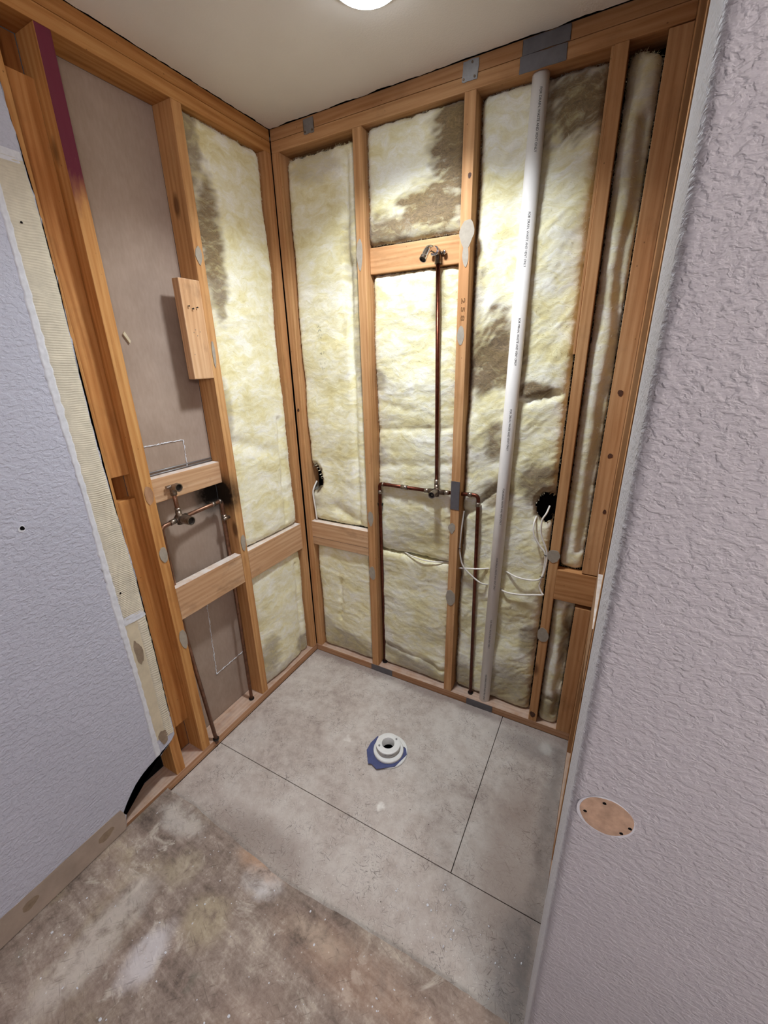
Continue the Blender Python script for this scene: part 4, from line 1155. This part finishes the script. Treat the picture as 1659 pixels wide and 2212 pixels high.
lathe_obj('drain_throat', [(0.0001, 0.002), (0.0262, 0.002), (0.0262, 0.004), (0.0001, 0.004)], dc + Vector((-0.003, 0.004, 0)), M['black_plastic'], dr)  # black floor of the throat stands for the shade down the drain
for a in (0.95, 3.95):
    q = dc + Vector((-0.003 + 0.040 * math.cos(a), 0.004 + 0.040 * math.sin(a), 0.048))
    tube('bolt', [q, q + Vector((0, 0, 0.003))], 0.0042, M['galv'], cap, 10, smooth=False)
def liner(seed, pts, z):
    return flat_poly('liner_scrap', [(x, y, z) for x, y in pts], (0, 0, 1), 0.0022, M['liner'], dr)
ang = lambda a, r: (dc.x + r * math.cos(a), dc.y + r * math.sin(a))
outer_l = [(0.596, -0.452), (0.600, -0.480), (0.640, -0.515), (0.660, -0.513), (0.688, -0.526), (0.735, -0.494), (0.762, -0.470), (0.785, -0.405), (0.779, -0.382)]
outer_l = [(0.617, -0.370), (0.606, -0.415), (0.608, -0.455), (0.646, -0.508), (0.660, -0.503), (0.690, -0.514), (0.752, -0.468), (0.772, -0.395), (0.757, -0.372), (0.748, -0.368)]
inner_l = [ang(a, 0.0635) for a in np.linspace(0.45, -3.60, 16)]
flat_poly('liner_scrap', [(x, y, 0.0074) for x, y in outer_l + inner_l], (0, 0, 1), 0.0024, M['liner'], dr)

# ------------------------------------------------------------------ lamps
def ceiling_lamp(label, loc, r, power, color, mat, deep=0.014):
    t = thing('ceiling_lamp', label, 'lamp', loc, None)
    c = Vector(loc)
    lathe_obj('trim_ring', [(r + 0.010, 0.0), (r + 0.009, -0.010), (r + 0.001, -0.014), (r - 0.002, -0.010), (r - 0.002, 0.0)], c, M['lamp_trim'], t, 48)
    lathe_obj('diffuser', [(0.0001, -0.010 - deep)] + [(r * math.sin(a), -0.010 - deep * math.cos(a)) for a in np.linspace(0.15, PI / 2, 8)], c, mat, t, 48)
    ld = bpy.data.lights.new('lamp_light', 'AREA'); ld.shape = 'DISK'; ld.size = 2 * r * 0.95; ld.energy = power; ld.color = color; ld.spread = ALCOVE_SPREAD
    lo = bpy.data.objects.new('lamp_light', ld); COL.objects.link(lo)
    lo.location = c + Vector((0, 0, -0.013 - deep))
    setparent(lo, t)
    return t
ceiling_lamp('bright round ceiling lamp over the stripped shower alcove', (0.683, -0.416, H), 0.085, ALCOVE_POWER, ALCOVE_COLOR, M['diffuser'], 0.026)
added_lamp = thing('added_wall_lamp', 'added globe lamp out of view on the side wall, lights the room', 'lamp', (2.6, -2.35, 2.05))  # unseen lamp, invented to supply the room's light
GC = Vector((2.46, -2.35, 2.05))
tube('wall_plate', [(2.599, GC.y, GC.z), (2.585, GC.y, GC.z)], 0.06, M['lamp_trim'], added_lamp, 32, smooth=False)
tube('arm', [(2.586, GC.y, GC.z), (2.53, GC.y, GC.z)], 0.012, M['chrome'], added_lamp, 16, smooth=False)
lathe_obj('globe', [(0.09 * math.sin(a) + 0.0001, -0.09 * math.cos(a)) for a in np.linspace(0, PI, 20)], GC, M['diffuser_added'], added_lamp, 32)

# ------------------------------------------------------------------ plaster crumbs on the floor
rnd = random.Random(77)
bm = bmesh.new()
for k in range(230):
    if rnd.random() < 0.75:
        x, y, z = rnd.uniform(0.03, 1.3), rnd.uniform(-1.5, -1.02), ZO
    else:
        x, y, z = rnd.uniform(0.9, 1.35), rnd.uniform(-0.95, -0.75), 0.0
    s = rnd.choice((0.0009, 0.0012, 0.0016, 0.0024)) * rnd.uniform(0.7, 1.3)
    r = bmesh.ops.create_icosphere(bm, subdivisions=1, radius=s)
    sx, sy = rnd.uniform(.6, 1.7), rnd.uniform(.6, 1.7)
    for v in r['verts']:
        v.co = Vector((v.co.x * sx + x, v.co.y * sy + y, v.co.z * 0.5 + z + s * 0.45))
o = obj('plaster_crumbs', bm_mesh(bm), M['gyp_white'])
tag(o, 'scattered white plaster crumbs on the worn floor', 'debris', kind='stuff')
